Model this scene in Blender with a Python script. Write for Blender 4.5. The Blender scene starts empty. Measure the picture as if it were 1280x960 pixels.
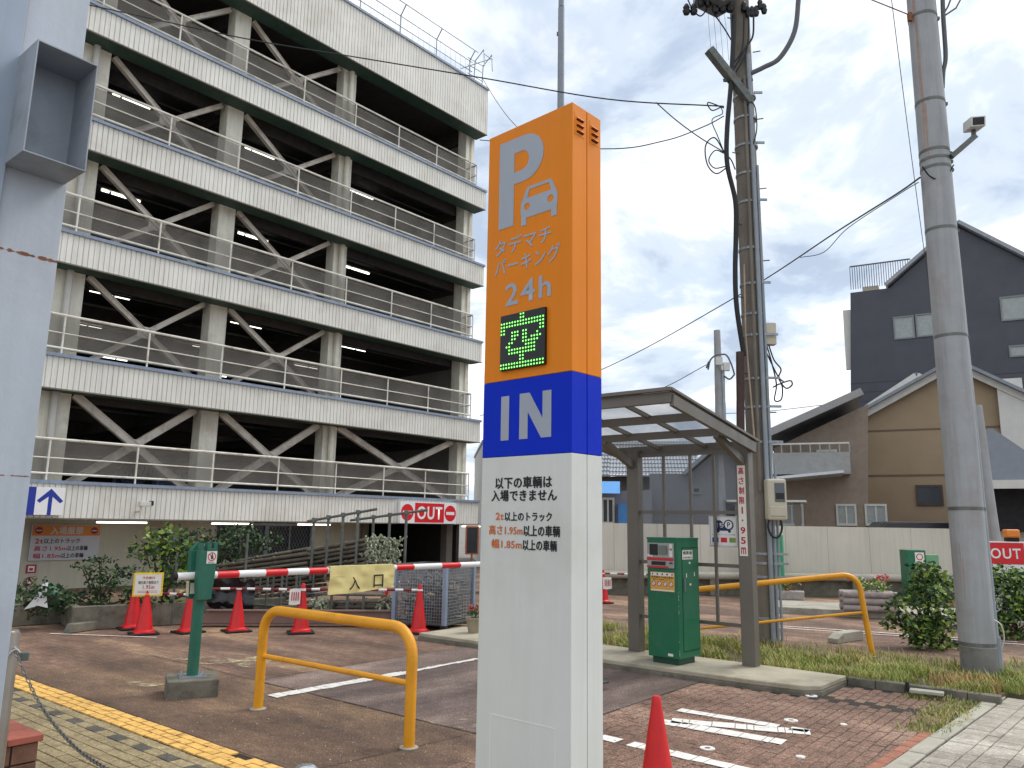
import bpy, bmesh, math, random, mathutils
from math import radians as rad, sin, cos, pi
from mathutils import Vector, Matrix
random.seed(7)
sc = bpy.context.scene
C = sc.collection

# ------------------------------------------------------------------ camera
FPX, PITCH, ROLL, EYE = 970.67, rad(10.1735), rad(0.937), 1.75
_fw = Vector((0, cos(PITCH), sin(PITCH))); _up = Vector((0, -sin(PITCH), cos(PITCH))); _rt = Vector((1, 0, 0))
RT = _rt*cos(ROLL) + _up*sin(ROLL); UP = -_rt*sin(ROLL) + _up*cos(ROLL); FW = _fw
CAM = Vector((0, 0, EYE))
cd = bpy.data.cameras.new('camera'); cam = bpy.data.objects.new('camera', cd); C.objects.link(cam)
cd.sensor_width = 36; cd.lens = 36*FPX/1280; cd.clip_start = .05; cd.clip_end = 3000
m = Matrix((RT, UP, -FW)).transposed().to_4x4(); m.translation = CAM
cam.matrix_world = m; sc.camera = cam

# ------------------------------------------------------------------ sun, sky, exposure
SUN_EL, SUN_AZ = 52, 62          # azimuth measured from +Y (straight ahead) towards +X (right)
w = bpy.data.worlds.new('World'); sc.world = w; w.use_nodes = True
nt = w.node_tree; nt.nodes.clear()
N = nt.nodes.new; Lk = nt.links.new
sky = N('ShaderNodeTexSky'); sky.sky_type = 'NISHITA'; sky.sun_disc = False
sky.sun_elevation = rad(SUN_EL); sky.sun_rotation = rad(SUN_AZ); sky.air_density = 1.2; sky.dust_density = 2.0
tc = N('ShaderNodeTexCoord')
sep = N('ShaderNodeSeparateXYZ'); Lk(tc.outputs['Generated'], sep.inputs[0])
def mth(op, a, b=None, clamp=False):
    n = N('ShaderNodeMath'); n.operation = op; n.use_clamp = clamp
    for i, q in enumerate((a, b)):
        if q is None: continue
        if isinstance(q, (int, float)): n.inputs[i].default_value = q
        else: Lk(q, n.inputs[i])
    return n.outputs[0]
zc = mth('ADD', mth('MAXIMUM', sep.outputs[2], 0.0), 0.22)
cx = mth('DIVIDE', sep.outputs[0], zc); cy = mth('DIVIDE', sep.outputs[1], zc)
cmb = N('ShaderNodeCombineXYZ'); Lk(cx, cmb.inputs[0]); Lk(cy, cmb.inputs[1])
def noise(scale, det, rough, dist=0, off=(0, 0, 0)):
    mp = N('ShaderNodeMapping'); mp.inputs['Location'].default_value = off; Lk(cmb.outputs[0], mp.inputs[0])
    n = N('ShaderNodeTexNoise'); n.inputs['Scale'].default_value = scale; n.inputs['Detail'].default_value = det
    n.inputs['Roughness'].default_value = rough; n.inputs['Distortion'].default_value = dist
    Lk(mp.outputs[0], n.inputs['Vector']); return n.outputs['Fac']
def ramp(fac, stops, interp='EASE'):
    r = N('ShaderNodeValToRGB'); r.color_ramp.interpolation = interp
    e = r.color_ramp.elements
    while len(e) < len(stops): e.new(.5)
    for k, (p, c) in enumerate(stops): e[k].position = p; e[k].color = (*c, 1)
    Lk(fac, r.inputs[0]); return r.outputs[0]
cover = ramp(noise(1.3, 6, .55, .25, (3.1, 1.7, 0)), [(.30, (0.55,)*3), (.50, (1, 1, 1))])
tone = ramp(noise(1.9, 7, .58, .35, (8.6, 4.1, 2)), [(.36, (3.6, 4.3, 5.4)), (.45, (5.2, 5.9, 6.8)), (.54, (7.6, 7.9, 8.3)), (.65, (11.6, 11.6, 11.5))])
mix = N('ShaderNodeMix'); mix.data_type = 'RGBA'
Lk(cover, mix.inputs['Factor']); Lk(sky.outputs[0], mix.inputs[6]); Lk(tone, mix.inputs[7])
bg = N('ShaderNodeBackground'); bg.inputs[1].default_value = .108; Lk(mix.outputs[2], bg.inputs[0])
wo = N('ShaderNodeOutputWorld'); Lk(bg.outputs[0], wo.inputs[0])
sl = bpy.data.lights.new('sun', 'SUN'); sl.energy = 1.6; sl.angle = rad(24); sl.color = (1, .95, .87)
so = bpy.data.objects.new('sun', sl); C.objects.link(so)
sd = Vector((sin(rad(SUN_AZ))*cos(rad(SUN_EL)), cos(rad(SUN_AZ))*cos(rad(SUN_EL)), sin(rad(SUN_EL))))
so.rotation_euler = sd.to_track_quat('Z', 'Y').to_euler(); so.location = sd*60
sc.view_settings.view_transform = 'Standard'; sc.view_settings.look = 'None'
sc.view_settings.exposure = 0.50; sc.view_settings.gamma = 1.0

# ------------------------------------------------------------------ survey helpers (sight line to ground / to a given distance)
def sight(x, y): return RT*((x-640)/FPX) + UP*((480-y)/FPX) + FW
def GR(x, y, z=0.0):
    d = sight(x, y); return CAM + d*((z-EYE)/d.z)
def PX(x, y, Y):
    d = sight(x, y); return CAM + d*(Y/d.y)

# ------------------------------------------------------------------ materials
def lin(c): return tuple((v/255/12.92 if v/255 <= .04045 else ((v/255+.055)/1.055)**2.4) for v in c)
MC = {}
def M(name, rgb, rough=.6, metal=0.0, var=.10, scale=5.0, bump=0.0, bscale=80.0, emit=0.0, alpha=1.0, streak=0.0, trans=0.0, spec=.5, dirt=None, dscale=2.0, damt=.5, rnd=0.0, speck=0.0):
    if name in MC: return MC[name]
    mt = bpy.data.materials.new(name); mt.use_nodes = True; t = mt.node_tree; P = t.nodes['Principled BSDF']
    n = t.nodes.new; L = t.links.new; base = lin(rgb)
    P.inputs['Roughness'].default_value = rough; P.inputs['Metallic'].default_value = metal
    P.inputs['Specular IOR Level'].default_value = spec
    geo = n('ShaderNodeNewGeometry'); pos = geo.outputs['Position']
    def nz(sc_, det=4, vec=None, rgh=.6):
        q = n('ShaderNodeTexNoise'); q.inputs['Scale'].default_value = sc_; q.inputs['Detail'].default_value = det
        q.inputs['Roughness'].default_value = rgh; L(vec or pos, q.inputs['Vector']); return q.outputs['Fac']
    def rp(f, a, b, lo, hi):
        r = n('ShaderNodeMapRange'); r.inputs[1].default_value = a; r.inputs[2].default_value = b
        r.inputs[3].default_value = lo; r.inputs[4].default_value = hi; L(f, r.inputs[0]); return r.outputs[0]
    col = n('ShaderNodeRGB'); col.outputs[0].default_value = (*base, 1); cur = col.outputs[0]
    def mul(cur, fac):
        q = n('ShaderNodeVectorMath'); q.operation = 'SCALE'; L(cur, q.inputs[0]); L(fac, q.inputs['Scale']); return q.outputs[0]
    if var: cur = mul(cur, rp(nz(scale), .3, .7, 1-var, 1+var))
    if rnd:
        oi = n('ShaderNodeObjectInfo'); cur = mul(cur, rp(oi.outputs['Random'], 0, 1, 1-rnd, 1+rnd))
    if speck:
        cur = mul(cur, rp(nz(bscale*1.3, 2), .35, .68, 1-speck, 1+speck))
    if streak:
        mp = n('ShaderNodeMapping'); mp.inputs['Scale'].default_value = (9, 9, .5); L(pos, mp.inputs[0])
        cur = mul(cur, rp(nz(1.6, 5, mp.outputs[0]), .45, .75, 1, 1-streak))
    if dirt:
        mx = n('ShaderNodeMix'); mx.data_type = 'RGBA'; L(rp(nz(dscale, 8, None, .68), .5, .68, 0, damt), mx.inputs['Factor'])
        L(cur, mx.inputs[6]); mx.inputs[7].default_value = (*lin(dirt), 1); cur = mx.outputs[2]
    L(cur, P.inputs['Base Color'])
    if var: L(rp(nz(scale*1.7, 3), .3, .7, max(0, rough-.08), min(1, rough+.08)), P.inputs['Roughness'])
    if bump:
        b = n('ShaderNodeBump'); b.inputs['Strength'].default_value = bump; b.inputs['Distance'].default_value = .01
        L(nz(bscale, 5), b.inputs['Height']); L(b.outputs[0], P.inputs['Normal'])
    if emit:
        L(cur, P.inputs['Emission Color']); P.inputs['Emission Strength'].default_value = emit
    if alpha < 1: P.inputs['Alpha'].default_value = alpha
    if trans: P.inputs['Transmission Weight'].default_value = trans; P.inputs['IOR'].default_value = 1.45
    MC[name] = mt; return mt

orange = M('orange_panel', (230, 132, 16), .5, var=.04, scale=2, spec=.25, streak=.05)
blue_p = M('blue_panel', (0, 44, 190), .5, var=.04, scale=2, spec=.15, streak=.05)
white_p = M('white_panel', (216, 217, 211), .5, var=.03, scale=2, spec=.25, streak=.05, dirt=(176,170,158), dscale=.9, damt=.25)
grey_let = M('grey_lettering', (160, 167, 178), .5, var=.03)
black_let = M('black_lettering', (22, 24, 28), .6, var=0)
orange_let = M('orange_lettering', (205, 108, 52), .5, var=0)
red_let = M('red_lettering', (176, 24, 58), .5, var=0)
blue_let = M('blue_lettering', (24, 50, 150), .5, var=0)
pale_let = M('pale_lettering', (205, 205, 200), .5, var=0)
red_sign = M('red_sign', (212, 28, 36), .45, var=.03)
white_sign = M('white_sign', (232, 232, 232), .5, var=.03)
black_pl = M('black_plastic', (18, 20, 22), .4, var=.1)
led_on = M('green_led', (150, 255, 120), .5, var=0, emit=1.6)
led_halo_m = M('led_glow', (30, 170, 50), .5, var=0, emit=.25)  # glow around each LED dot, put in as faintly emitting discs
siding = M('cream_siding', (226, 224, 216), .6, var=.06, scale=.8, streak=.2, dirt=(170,160,140), dscale=.7, damt=.35)
trim = M('blue_grey_trim', (134, 148, 168), .45, var=.1, scale=3, streak=.2)
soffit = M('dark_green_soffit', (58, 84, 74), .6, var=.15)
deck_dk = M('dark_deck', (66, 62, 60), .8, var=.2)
cream_col = M('cream_steel', (228, 224, 208), .55, var=.08, scale=2, streak=.15, dirt=(120, 95, 70), dscale=1.1, damt=.35)
brace_m = M('tan_brace_steel', (208, 200, 188), .6, var=.12, scale=3, dirt=(110, 80, 60), dscale=2.5, damt=.5)
rail_m = M('rail_steel', (226, 222, 210), .5, var=.1, dirt=(120, 84, 60), dscale=2, damt=.55)
net_m = M('grey_mesh_screen', (118, 113, 106), .8, var=.3, scale=1.2, alpha=.58)
conc_dk = M('grey_concrete_wall', (120, 116, 108), .85, var=.15, scale=1.5)
tube_m = M('fluorescent_tube', (255, 252, 240), .4, var=0, emit=2.2)
cream_wall = M('cream_wall', (196, 192, 172), .7, var=.06, scale=1.2, streak=.1)
steel_blue = M('pale_blue_steel_paint', (178, 186, 196), .42, var=.05, scale=3, streak=.08, dirt=(120, 70, 40), dscale=1.6, damt=.10, bump=.12, bscale=30)
steel_grey = M('grey_steel_paint', (132, 140, 150), .5, var=.08, scale=3)
rust = M('rust', (128, 82, 52), .85, var=.35, scale=18)
galv = M('galvanised_steel', (150, 156, 162), .42, .55, var=.15, scale=12)
galv_dk = M('weathered_steel', (104, 108, 104), .55, .35, var=.25, scale=10, dirt=(92, 74, 52), dscale=4, damt=.5)
scaf_dk = M('dark_scaffold_pipe', (112, 104, 92), .6, .3, var=.3, scale=7, dirt=(60, 46, 34), dscale=3, damt=.6, rnd=.3)
scaf_end = M('oxidised_pipe_end', (158, 164, 140), .6, .1, var=.3, scale=20, rnd=.2)
yellow_p = M('yellow_rail_paint', (226, 156, 28), .38, var=.05, scale=4, dirt=(130, 84, 30), dscale=5, damt=.25)
green_p = M('green_gate_paint', (30, 98, 80), .4, var=.1, scale=4, streak=.15, dirt=(90,110,96), dscale=7, damt=.2)
green_k = M('green_machine_paint', (18, 102, 70), .38, var=.06, scale=4, dirt=(150, 160, 150), dscale=9, damt=.05)
cone_red = M('cone_red', (208, 28, 32), .42, var=.05, scale=6, dirt=(130, 30, 28), dscale=9, damt=.2)
cone_rd2 = M('cone_dark_stripe', (120, 28, 36), .5, var=.1)
rubber = M('black_rubber', (26, 25, 25), .8, var=.2)
conc = M('pale_concrete', (168, 164, 150), .85, var=.14, scale=4, bump=.5, bscale=60, dirt=(104, 98, 84), dscale=2.2, damt=.6, speck=.1)
conc_or = M('stained_concrete_slab', (172, 164, 144), .85, var=.14, scale=2, bump=.5, bscale=70, dirt=(112, 104, 88), dscale=1.4, damt=.6, speck=.12)
conc_old = M('mossy_concrete', (112, 108, 96), .9, var=.25, scale=5, bump=.5, bscale=40, dirt=(56, 54, 44), dscale=3, damt=.7)
pole_conc = M('pole_concrete', (158, 160, 162), .75, var=.07, scale=3, streak=.2, bump=.25, bscale=90, dirt=(136, 112, 98), dscale=1.2, damt=.35)
pole_old = M('old_pole_concrete', (122, 114, 104), .8, var=.15, scale=3, streak=.3, bump=.3, bscale=60)
bronze = M('bronze_aluminium', (108, 102, 94), .45, .2, var=.06, scale=3)
glass_g = M('smoked_roof_sheet', (120, 126, 130), .35, var=.1, alpha=.55)
glass_c = M('clear_glass_sheet', (120, 128, 132), .12, var=0, alpha=.22)
cable = M('black_cable', (22, 22, 26), .6, var=0)
cable_g = M('grey_cable', (88, 90, 94), .6, var=0)
brown_pipe = M('brown_conduit', (62, 38, 34), .55, var=.2)
beige_box = M('beige_meter_plastic', (196, 188, 168), .5, var=.05)
leaf_a = M('leaf_green', (66, 96, 42), .55, var=.35, scale=9, rnd=.1)
leaf_b = M('leaf_light_green', (132, 156, 64), .5, var=.3, scale=9)
leaf_c = M('leaf_dark_green', (38, 62, 36), .6, var=.35, scale=9)
bark = M('bark', (86, 72, 56), .9, var=.3)
grass_m = M('grass_blade', (150, 160, 84), .75, var=.4, scale=2.2, dirt=(206, 188, 128), dscale=1.6, damt=.8)
soil = M('soil', (96, 86, 62), .95, var=.3, scale=4, bump=.8, bscale=30)
tan_wall = M('tan_siding', (160, 140, 114), .8, var=.07, scale=1)
slate_wall = M('dark_slate_siding', (70, 72, 80), .6, var=.07, scale=1)
roof_tile = M('grey_roof_tile', (132, 138, 146), .5, var=.12, scale=3)
white_trim = M('white_trim', (206, 204, 198), .6, var=.05)
grey_wall = M('grey_stucco', (120, 122, 128), .8, var=.08, scale=1.2)
win_dk = M('dark_window_glass', (44, 50, 58), .15, var=.1)
win_lt = M('pale_window_glass', (150, 156, 154), .25, var=.1)
cream_fence = M('cream_panel_wall', (206, 200, 186), .65, var=.05, scale=1, streak=.12)
wood_o = M('orange_brown_timber', (150, 96, 52), .7, var=.2, scale=8)
timber_g = M('grey_log', (158, 148, 144), .8, var=.2, scale=10)
flower_r = M('red_petal', (206, 56, 66), .6, var=.2)
flower_w = M('white_petal', (226, 226, 214), .6, var=.1)
cloth_y = M('yellow_cloth', (222, 206, 140), .75, var=.08, scale=7)
paper_m = M('paper_notice', (226, 222, 214), .7, var=.04)
plank_m = M('brown_gutter_steel', (128, 104, 96), .55, var=.15, scale=4)
yellow_s = M('yellow_plastic', (232, 196, 40), .45, var=.05)
paint_w = M('worn_white_road_paint', (236, 233, 226), .7, var=.05, scale=14, bump=.3, bscale=80, dirt=(130, 112, 100), dscale=16, damt=.45)
paint_y = M('worn_yellow_road_paint', (232, 184, 100), .75, var=.12, scale=10, bump=.3, bscale=60, dirt=(150, 116, 76), dscale=9, damt=.75)
chrome = M('polished_steel', (190, 192, 194), .25, .8, var=.08)

def ground_mat(name, c1, c2, c3, brick=None, rough=.85, speck=.3, bs=140, rnd=0, st=(.5,1.6)):
    mt = bpy.data.materials.new(name); mt.use_nodes = True; t = mt.node_tree; P = t.nodes['Principled BSDF']
    n = t.nodes.new; L = t.links.new; P.inputs['Roughness'].default_value = rough
    g = n('ShaderNodeNewGeometry')
    mp = n('ShaderNodeMapping'); mp.inputs['Rotation'].default_value = (0, 0, rad(39)); L(g.outputs['Position'], mp.inputs[0])
    def nz(s, d, r=.6, v=None):
        q = n('ShaderNodeTexNoise'); q.inputs['Scale'].default_value = s; q.inputs['Detail'].default_value = d; q.inputs['Roughness'].default_value = r
        L(v or g.outputs['Position'], q.inputs['Vector']); return q.outputs['Fac']
    def ramp2(f, st):
        r = n('ShaderNodeValToRGB'); e = r.color_ramp.elements
        while len(e) < len(st): e.new(.5)
        for k, (p, c) in enumerate(st): e[k].position = p; e[k].color = (*lin(c), 1)
        L(f, r.inputs[0]); return r.outputs[0]
    mp2 = n('ShaderNodeMapping'); mp2.inputs['Scale'].default_value = (st[0], st[1], 1); L(mp.outputs[0], mp2.inputs[0])
    cur = ramp2(nz(.75, 8, .65, mp2.outputs[0]), [(.36, c1), (.52, c2), (.68, c3)])
    def mulf(cur, f, a, b, lo, hi):
        r = n('ShaderNodeMapRange'); r.inputs[1].default_value = a; r.inputs[2].default_value = b; r.inputs[3].default_value = lo; r.inputs[4].default_value = hi
        L(f, r.inputs[0]); q = n('ShaderNodeVectorMath'); q.operation = 'SCALE'; L(cur, q.inputs[0]); L(r.outputs[0], q.inputs['Scale']); return q.outputs[0]
    cur = mulf(cur, nz(bs, 3, .7), .36, .66, 1-speck, 1+speck)
    cur = mulf(cur, nz(bs*.36, 3, .8), .38, .64, 1-speck*.8, 1+speck*.8)
    cur = mulf(cur, nz(9, 6, .7), .35, .65, .84, 1.16)
    cur = mulf(cur, nz(2.3, 8, .75), .4, .62, .86, 1.12)
    cur = mulf(cur, nz(bs*.42, 1, .5), .66, .72, 1, 1.0+speck*2.4)
    if rnd:
        oi = n('ShaderNodeObjectInfo'); cur = mulf(cur, oi.outputs['Random'], 0, 1, 1-rnd, 1+rnd)
    h = nz(bs, 3, .7)
    if brick:
        b = n('ShaderNodeTexBrick'); b.inputs['Scale'].default_value = 1; b.inputs['Brick Width'].default_value = brick[0]; b.inputs['Row Height'].default_value = brick[1]
        b.inputs['Mortar Size'].default_value = .006; b.inputs['Mortar Smooth'].default_value = .6
        b.inputs['Color1'].default_value = (1, 1, 1, 1); b.inputs['Color2'].default_value = (.8, .8, .8, 1); b.inputs['Mortar'].default_value = (.5, .5, .5, 1)
        mp3 = n('ShaderNodeMapping'); mp3.inputs['Rotation'].default_value = (0, 0, rad(39+brick[2])); L(g.outputs['Position'], mp3.inputs[0])
        L(mp3.outputs[0], b.inputs['Vector'])
        q = n('ShaderNodeVectorMath'); q.operation = 'MULTIPLY'; L(cur, q.inputs[0]); L(b.outputs['Color'], q.inputs[1]); cur = q.outputs[0]
    L(cur, P.inputs['Base Color'])
    bm_ = n('ShaderNodeBump'); bm_.inputs['Strength'].default_value = .5; bm_.inputs['Distance'].default_value = .006; L(h, bm_.inputs['Height']); L(bm_.outputs[0], P.inputs['Normal'])
    return mt
g_lot = ground_mat('worn_brown_paving', (98, 76, 63), (132, 104, 88), (182, 152, 118), brick=(.2, .1, 0))
g_asph = ground_mat('dark_brown_asphalt', (94, 79, 73), (120, 102, 94), (152, 132, 120), speck=.55, bs=150, st=(1.8,.35))
g_brown = ground_mat('stained_asphalt', (86, 68, 56), (116, 92, 74), (154, 126, 94), speck=.55, bs=170)
g_far = ground_mat('distant_street', (110, 106, 102), (126, 120, 114), (140, 132, 124))
g_brick = ground_mat('red_brown_paver', (112, 86, 72), (140, 110, 94), (172, 142, 122), speck=.55, bs=120, rnd=.14)
g_joint = ground_mat('dark_joint_sand', (38, 32, 28), (48, 40, 34), (64, 58, 40))
g_tan = ground_mat('olive_tan_paver', (134, 120, 90), (158, 142, 108), (178, 162, 128), speck=.3, bs=120, rnd=.10)
g_dark = ground_mat('charcoal_paver', (74, 70, 66), (88, 84, 78), (100, 94, 86), speck=.35, bs=150)
g_tile = ground_mat('grey_sidewalk_paver', (150, 142, 130), (174, 166, 154), (196, 190, 178), speck=.22, bs=130, rnd=.07)

# ------------------------------------------------------------------ mesh helpers
class MB:
    def __init__(s): s.v = []; s.f = []; s.mi = []
    def add(s, vs, fs, m=0):
        o = len(s.v); s.v += [tuple(v) for v in vs]; s.f += [tuple(i+o for i in f) for f in fs]; s.mi += [m]*len(fs); return s
    def box(s, x0, x1, y0, y1, z0, z1, m=0):
        return s.add([(x0,y0,z0),(x1,y0,z0),(x1,y1,z0),(x0,y1,z0),(x0,y0,z1),(x1,y0,z1),(x1,y1,z1),(x0,y1,z1)],
                     [(0,3,2,1),(4,5,6,7),(0,1,5,4),(1,2,6,5),(2,3,7,6),(3,0,4,7)], m)
    def obox(s, a, b, w, h, m=0, up=(0,0,1)):      # beam from a to b, width w (sideways), height h
        a = Vector(a); b = Vector(b); d = (b-a).normalized(); u = Vector(up); r = d.cross(u)
        if r.length < 1e-4: r = d.cross(Vector((0,1,0)))
        r.normalize(); u = r.cross(d).normalized(); vs = []
        for p in (a, b):
            for i, j in ((-1,-1),(1,-1),(1,1),(-1,1)): vs.append(p + r*(i*w/2) + u*(j*h/2))
        return s.add(vs, [(0,1,2,3),(7,6,5,4),(0,4,5,1),(1,5,6,2),(2,6,7,3),(3,7,4,0)], m)
    def tube(s, pts, r, n=8, m=0, caps=True):
        pts = [Vector(p) for p in pts]; k = len(pts); rs = r if isinstance(r, (list, tuple)) else [r]*k
        T = [((pts[min(i+1,k-1)]-pts[max(i-1,0)]).normalized()) for i in range(k)]
        u = T[0].orthogonal().normalized(); vs = []; 
        for i in range(k):
            u = (u - T[i]*u.dot(T[i])).normalized(); v = T[i].cross(u)
            for j in range(n): a = 2*pi*j/n; vs.append(pts[i] + (u*cos(a)+v*sin(a))*rs[i])
        fs = [(i*n+j, i*n+(j+1)%n, (i+1)*n+(j+1)%n, (i+1)*n+j) for i in range(k-1) for j in range(n)]
        if caps: fs += [tuple(range(n-1,-1,-1)), tuple((k-1)*n+j for j in range(n))]
        return s.add(vs, fs, m)
    def lathe(s, prof, n=20, c=(0,0,0), m=0):
        vs = []; k = len(prof)
        for r, z in prof:
            for j in range(n): a = 2*pi*j/n; vs.append((c[0]+r*cos(a), c[1]+r*sin(a), c[2]+z))
        fs = [(i*n+j, i*n+(j+1)%n, (i+1)*n+(j+1)%n, (i+1)*n+j) for i in range(k-1) for j in range(n)]
        fs += [tuple(range(n-1,-1,-1)), tuple((k-1)*n+j for j in range(n))]
        return s.add(vs, fs, m)
    def prism(s, poly, y0, y1, m=0):               # poly in x,z extruded along y
        k = len(poly); vs = [(x, y0, z) for x, z in poly] + [(x, y1, z) for x, z in poly]
        return s.add(vs, [tuple(range(k)), tuple(range(2*k-1, k-1, -1))] + [(i, i+k, (i+1)%k+k, (i+1)%k) for i in range(k)], m)
    def prismz(s, poly, z0, z1, m=0):
        k = len(poly); vs = [(x, y, z0) for x, y in poly] + [(x, y, z1) for x, y in poly]
        return s.add(vs, [tuple(range(k-1,-1,-1)), tuple(range(k, 2*k))] + [(i, (i+1)%k, (i+1)%k+k, i+k) for i in range(k)], m)
    def disc(s, c, r, n=24, m=0, sx=1, sz=1, r0=0):   # facing -y, centre c=(x,y,z)
        out = [(c[0]+r*sx*cos(2*pi*j/n), c[1], c[2]+r*sz*sin(2*pi*j/n)) for j in range(n)]
        if not r0: return s.add(out, [tuple(range(n))], m)
        inn = [(c[0]+r0*sx*cos(2*pi*j/n), c[1], c[2]+r0*sz*sin(2*pi*j/n)) for j in range(n)]
        return s.add(out+inn, [(j, (j+1)%n, (j+1)%n+n, j+n) for j in range(n)], m)
    def rect(s, x0, x1, z0, z1, y, m=0): return s.add([(x0,y,z0),(x1,y,z0),(x1,y,z1),(x0,y,z1)], [(0,1,2,3)], m)
    def obj(s, name, mat, parent=None, loc=None, rz=None, smooth=False, bevel=0, fix=True):
        me = bpy.data.meshes.new(name); me.from_pydata(s.v, [], s.f)
        for q in (mat if isinstance(mat, (list, tuple)) else [mat]): me.materials.append(q)
        if any(s.mi): me.polygons.foreach_set('material_index', s.mi)
        if fix and len(s.f) < 30000:
            b = bmesh.new(); b.from_mesh(me); bmesh.ops.recalc_face_normals(b, faces=b.faces); b.to_mesh(me); b.free()
        if smooth:
            me.polygons.foreach_set('use_smooth', [True]*len(me.polygons))
            try: me.set_sharp_from_angle(angle=rad(40))
            except Exception: pass
        o = bpy.data.objects.new(name, me); C.objects.link(o)
        if parent: o.parent = parent
        if loc is not None: o.location = loc
        if rz is not None: o.rotation_euler = (0, 0, rad(rz))
        if bevel:
            q = o.modifiers.new('bevel', 'BEVEL'); q.width = bevel; q.segments = 2; q.limit_method = 'ANGLE'
        return o
def tag(o, label=None, cat=None, group=None, kind=None):
    if label: o['label'] = label
    if cat: o['category'] = cat
    if group: o['group'] = group
    if kind: o['kind'] = kind
    return o
def thing(name, label, cat, loc=(0,0,0), rz=0, group=None):
    o = bpy.data.objects.new(name, None); o.empty_display_size = .1; C.objects.link(o)
    o.location = loc; o.rotation_euler = (0, 0, rad(rz)); return tag(o, label, cat, group)
def dup(o, parent=None, label=None, loc=None, rz=None):
    c = o.copy(); C.objects.link(c)
    if parent: c.parent = parent
    for ch in o.children: dup(ch, c)
    if label: c['label'] = label
    if loc is not None: c.location = loc
    if rz is not None: c.rotation_euler = (0, 0, rad(rz))
    return c
def box(name, mat, parent, x0, x1, y0, y1, z0, z1, bevel=0, **k): return MB().box(x0,x1,y0,y1,z0,z1).obj(name, mat, parent, bevel=bevel, **k)
def lettering(name, body, x0, x1, z0, z1, y, mat, parent, bold=.02, italic=0, stackgap=None):
    """text as a flat mesh facing -y, fitted exactly to x0..x1, z0..z1"""
    cu = bpy.data.curves.new('t', 'FONT'); cu.body = body; cu.resolution_u = 3; cu.offset = bold; cu.fill_mode = 'FRONT'; cu.align_x = 'CENTER'
    cjk = any(ord(ch) > 255 for ch in body); cu.offset = 0 if cjk else bold*.8; cu.space_character = 1.06 if any(ord(ch) > 255 for ch in body) else 1.14
    if stackgap: cu.space_line = stackgap
    o = bpy.data.objects.new('t', cu); C.objects.link(o)
    dg = bpy.context.evaluated_depsgraph_get(); me = bpy.data.meshes.new_from_object(o.evaluated_get(dg))
    bpy.data.objects.remove(o); bpy.data.curves.remove(cu)
    xs = [v.co.x for v in me.vertices]; ys = [v.co.y for v in me.vertices]
    ax, bx_, ay, by = min(xs), max(xs), min(ys), max(ys)
    for v in me.vertices:
        v.co = (x0+(v.co.x-ax)/(bx_-ax)*(x1-x0), y, z0+(v.co.y-ay)/(by-ay)*(z1-z0))
    if cjk and bold > .005:                       # heavier stroke: slightly shifted layers, each a hair prouder
        d = (z1-z0)*bold*.9; vs = [tuple(v.co) for v in me.vertices]; fs = [tuple(p.vertices) for p in me.polygons]; k = len(vs); V = []; F = []
        for q_, (ox, oz) in enumerate(((0,0),(-d,0),(d,0),(0,d*.7),(0,-d*.7))):
            V += [(a+ox, b-.00012*q_, c+oz) for a, b, c in vs]; F += [tuple(i+q_*k for i in f) for f in fs]
        me = bpy.data.meshes.new(name); me.from_pydata(V, [], F)
    me.materials.clear(); me.materials.append(mat); me.name = name
    r = bpy.data.objects.new(name, me); C.objects.link(r); r.parent = parent; return r
def bez(pts, n=10):                      # smooth polyline through the points (Catmull-Rom)
    P = [Vector(p) for p in pts]; P = [P[0]*2-P[1]] + P + [P[-1]*2-P[-2]]; out = []
    for i in range(1, len(P)-2):
        a, b, c, d = P[i-1:i+3]
        for k in range(n):
            t = k/n; out.append(.5*((2*b)+(c-a)*t+(2*a-5*b+4*c-d)*t*t+(3*b-a-3*c+d)*t**3))
    return out + [P[-2]]
def arc(cx_, cz_, r, a0, a1, n=8): return [(cx_+r*cos(a0+(a1-a0)*k/n), cz_+r*sin(a0+(a1-a0)*k/n)) for k in range(n+1)]

# ------------------------------------------------------------------ ground (lot frame: origin SO, turned -39 deg; x along the kiosk island, y away)
SO = (2.918, 9.802, 0.0); SR = -39
def lot(name, poly, z0, z1, mat, **k): return tag(MB().prismz(poly, z0, z1).obj(name, mat, None, SO, SR, **k), kind='structure')
def sheet(name, poly, z, mat):
    mb = MB().add([(x, y, z) for x, y in poly], [tuple(range(len(poly)))]); return tag(mb.obj(name, mat, None, SO, SR), kind='structure')
def s2w(x, y, z=0):
    a = rad(SR); return Vector((SO[0]+x*cos(a)-y*sin(a), SO[1]+x*sin(a)+y*cos(a), z))
gm = MB().add([(-900,-900,-.03),(900,-900,-.03),(900,900,-.03),(-900,900,-.03)], [(0,1,2,3)]).obj('ground', g_far); tag(gm, kind='structure')
sheet('parking_lot_surface', [(-22,-5.82),(2.4,-5.82),(2.4,22),(-22,22)], -.006, g_lot)
sheet('asphalt_lane', [(-3.9,-4.2),(-.24,-4.2),(-.24,-.7),(-3.9,-.7)], 0.0, g_asph)
sheet('asphalt_patch', [(-6.2,-5.80),(1.0,-5.80),(1.0,-4.2),(-6.2,-4.2)], -.002, g_brown)
# far street beyond the lot keeps the big ground sheet

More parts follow.
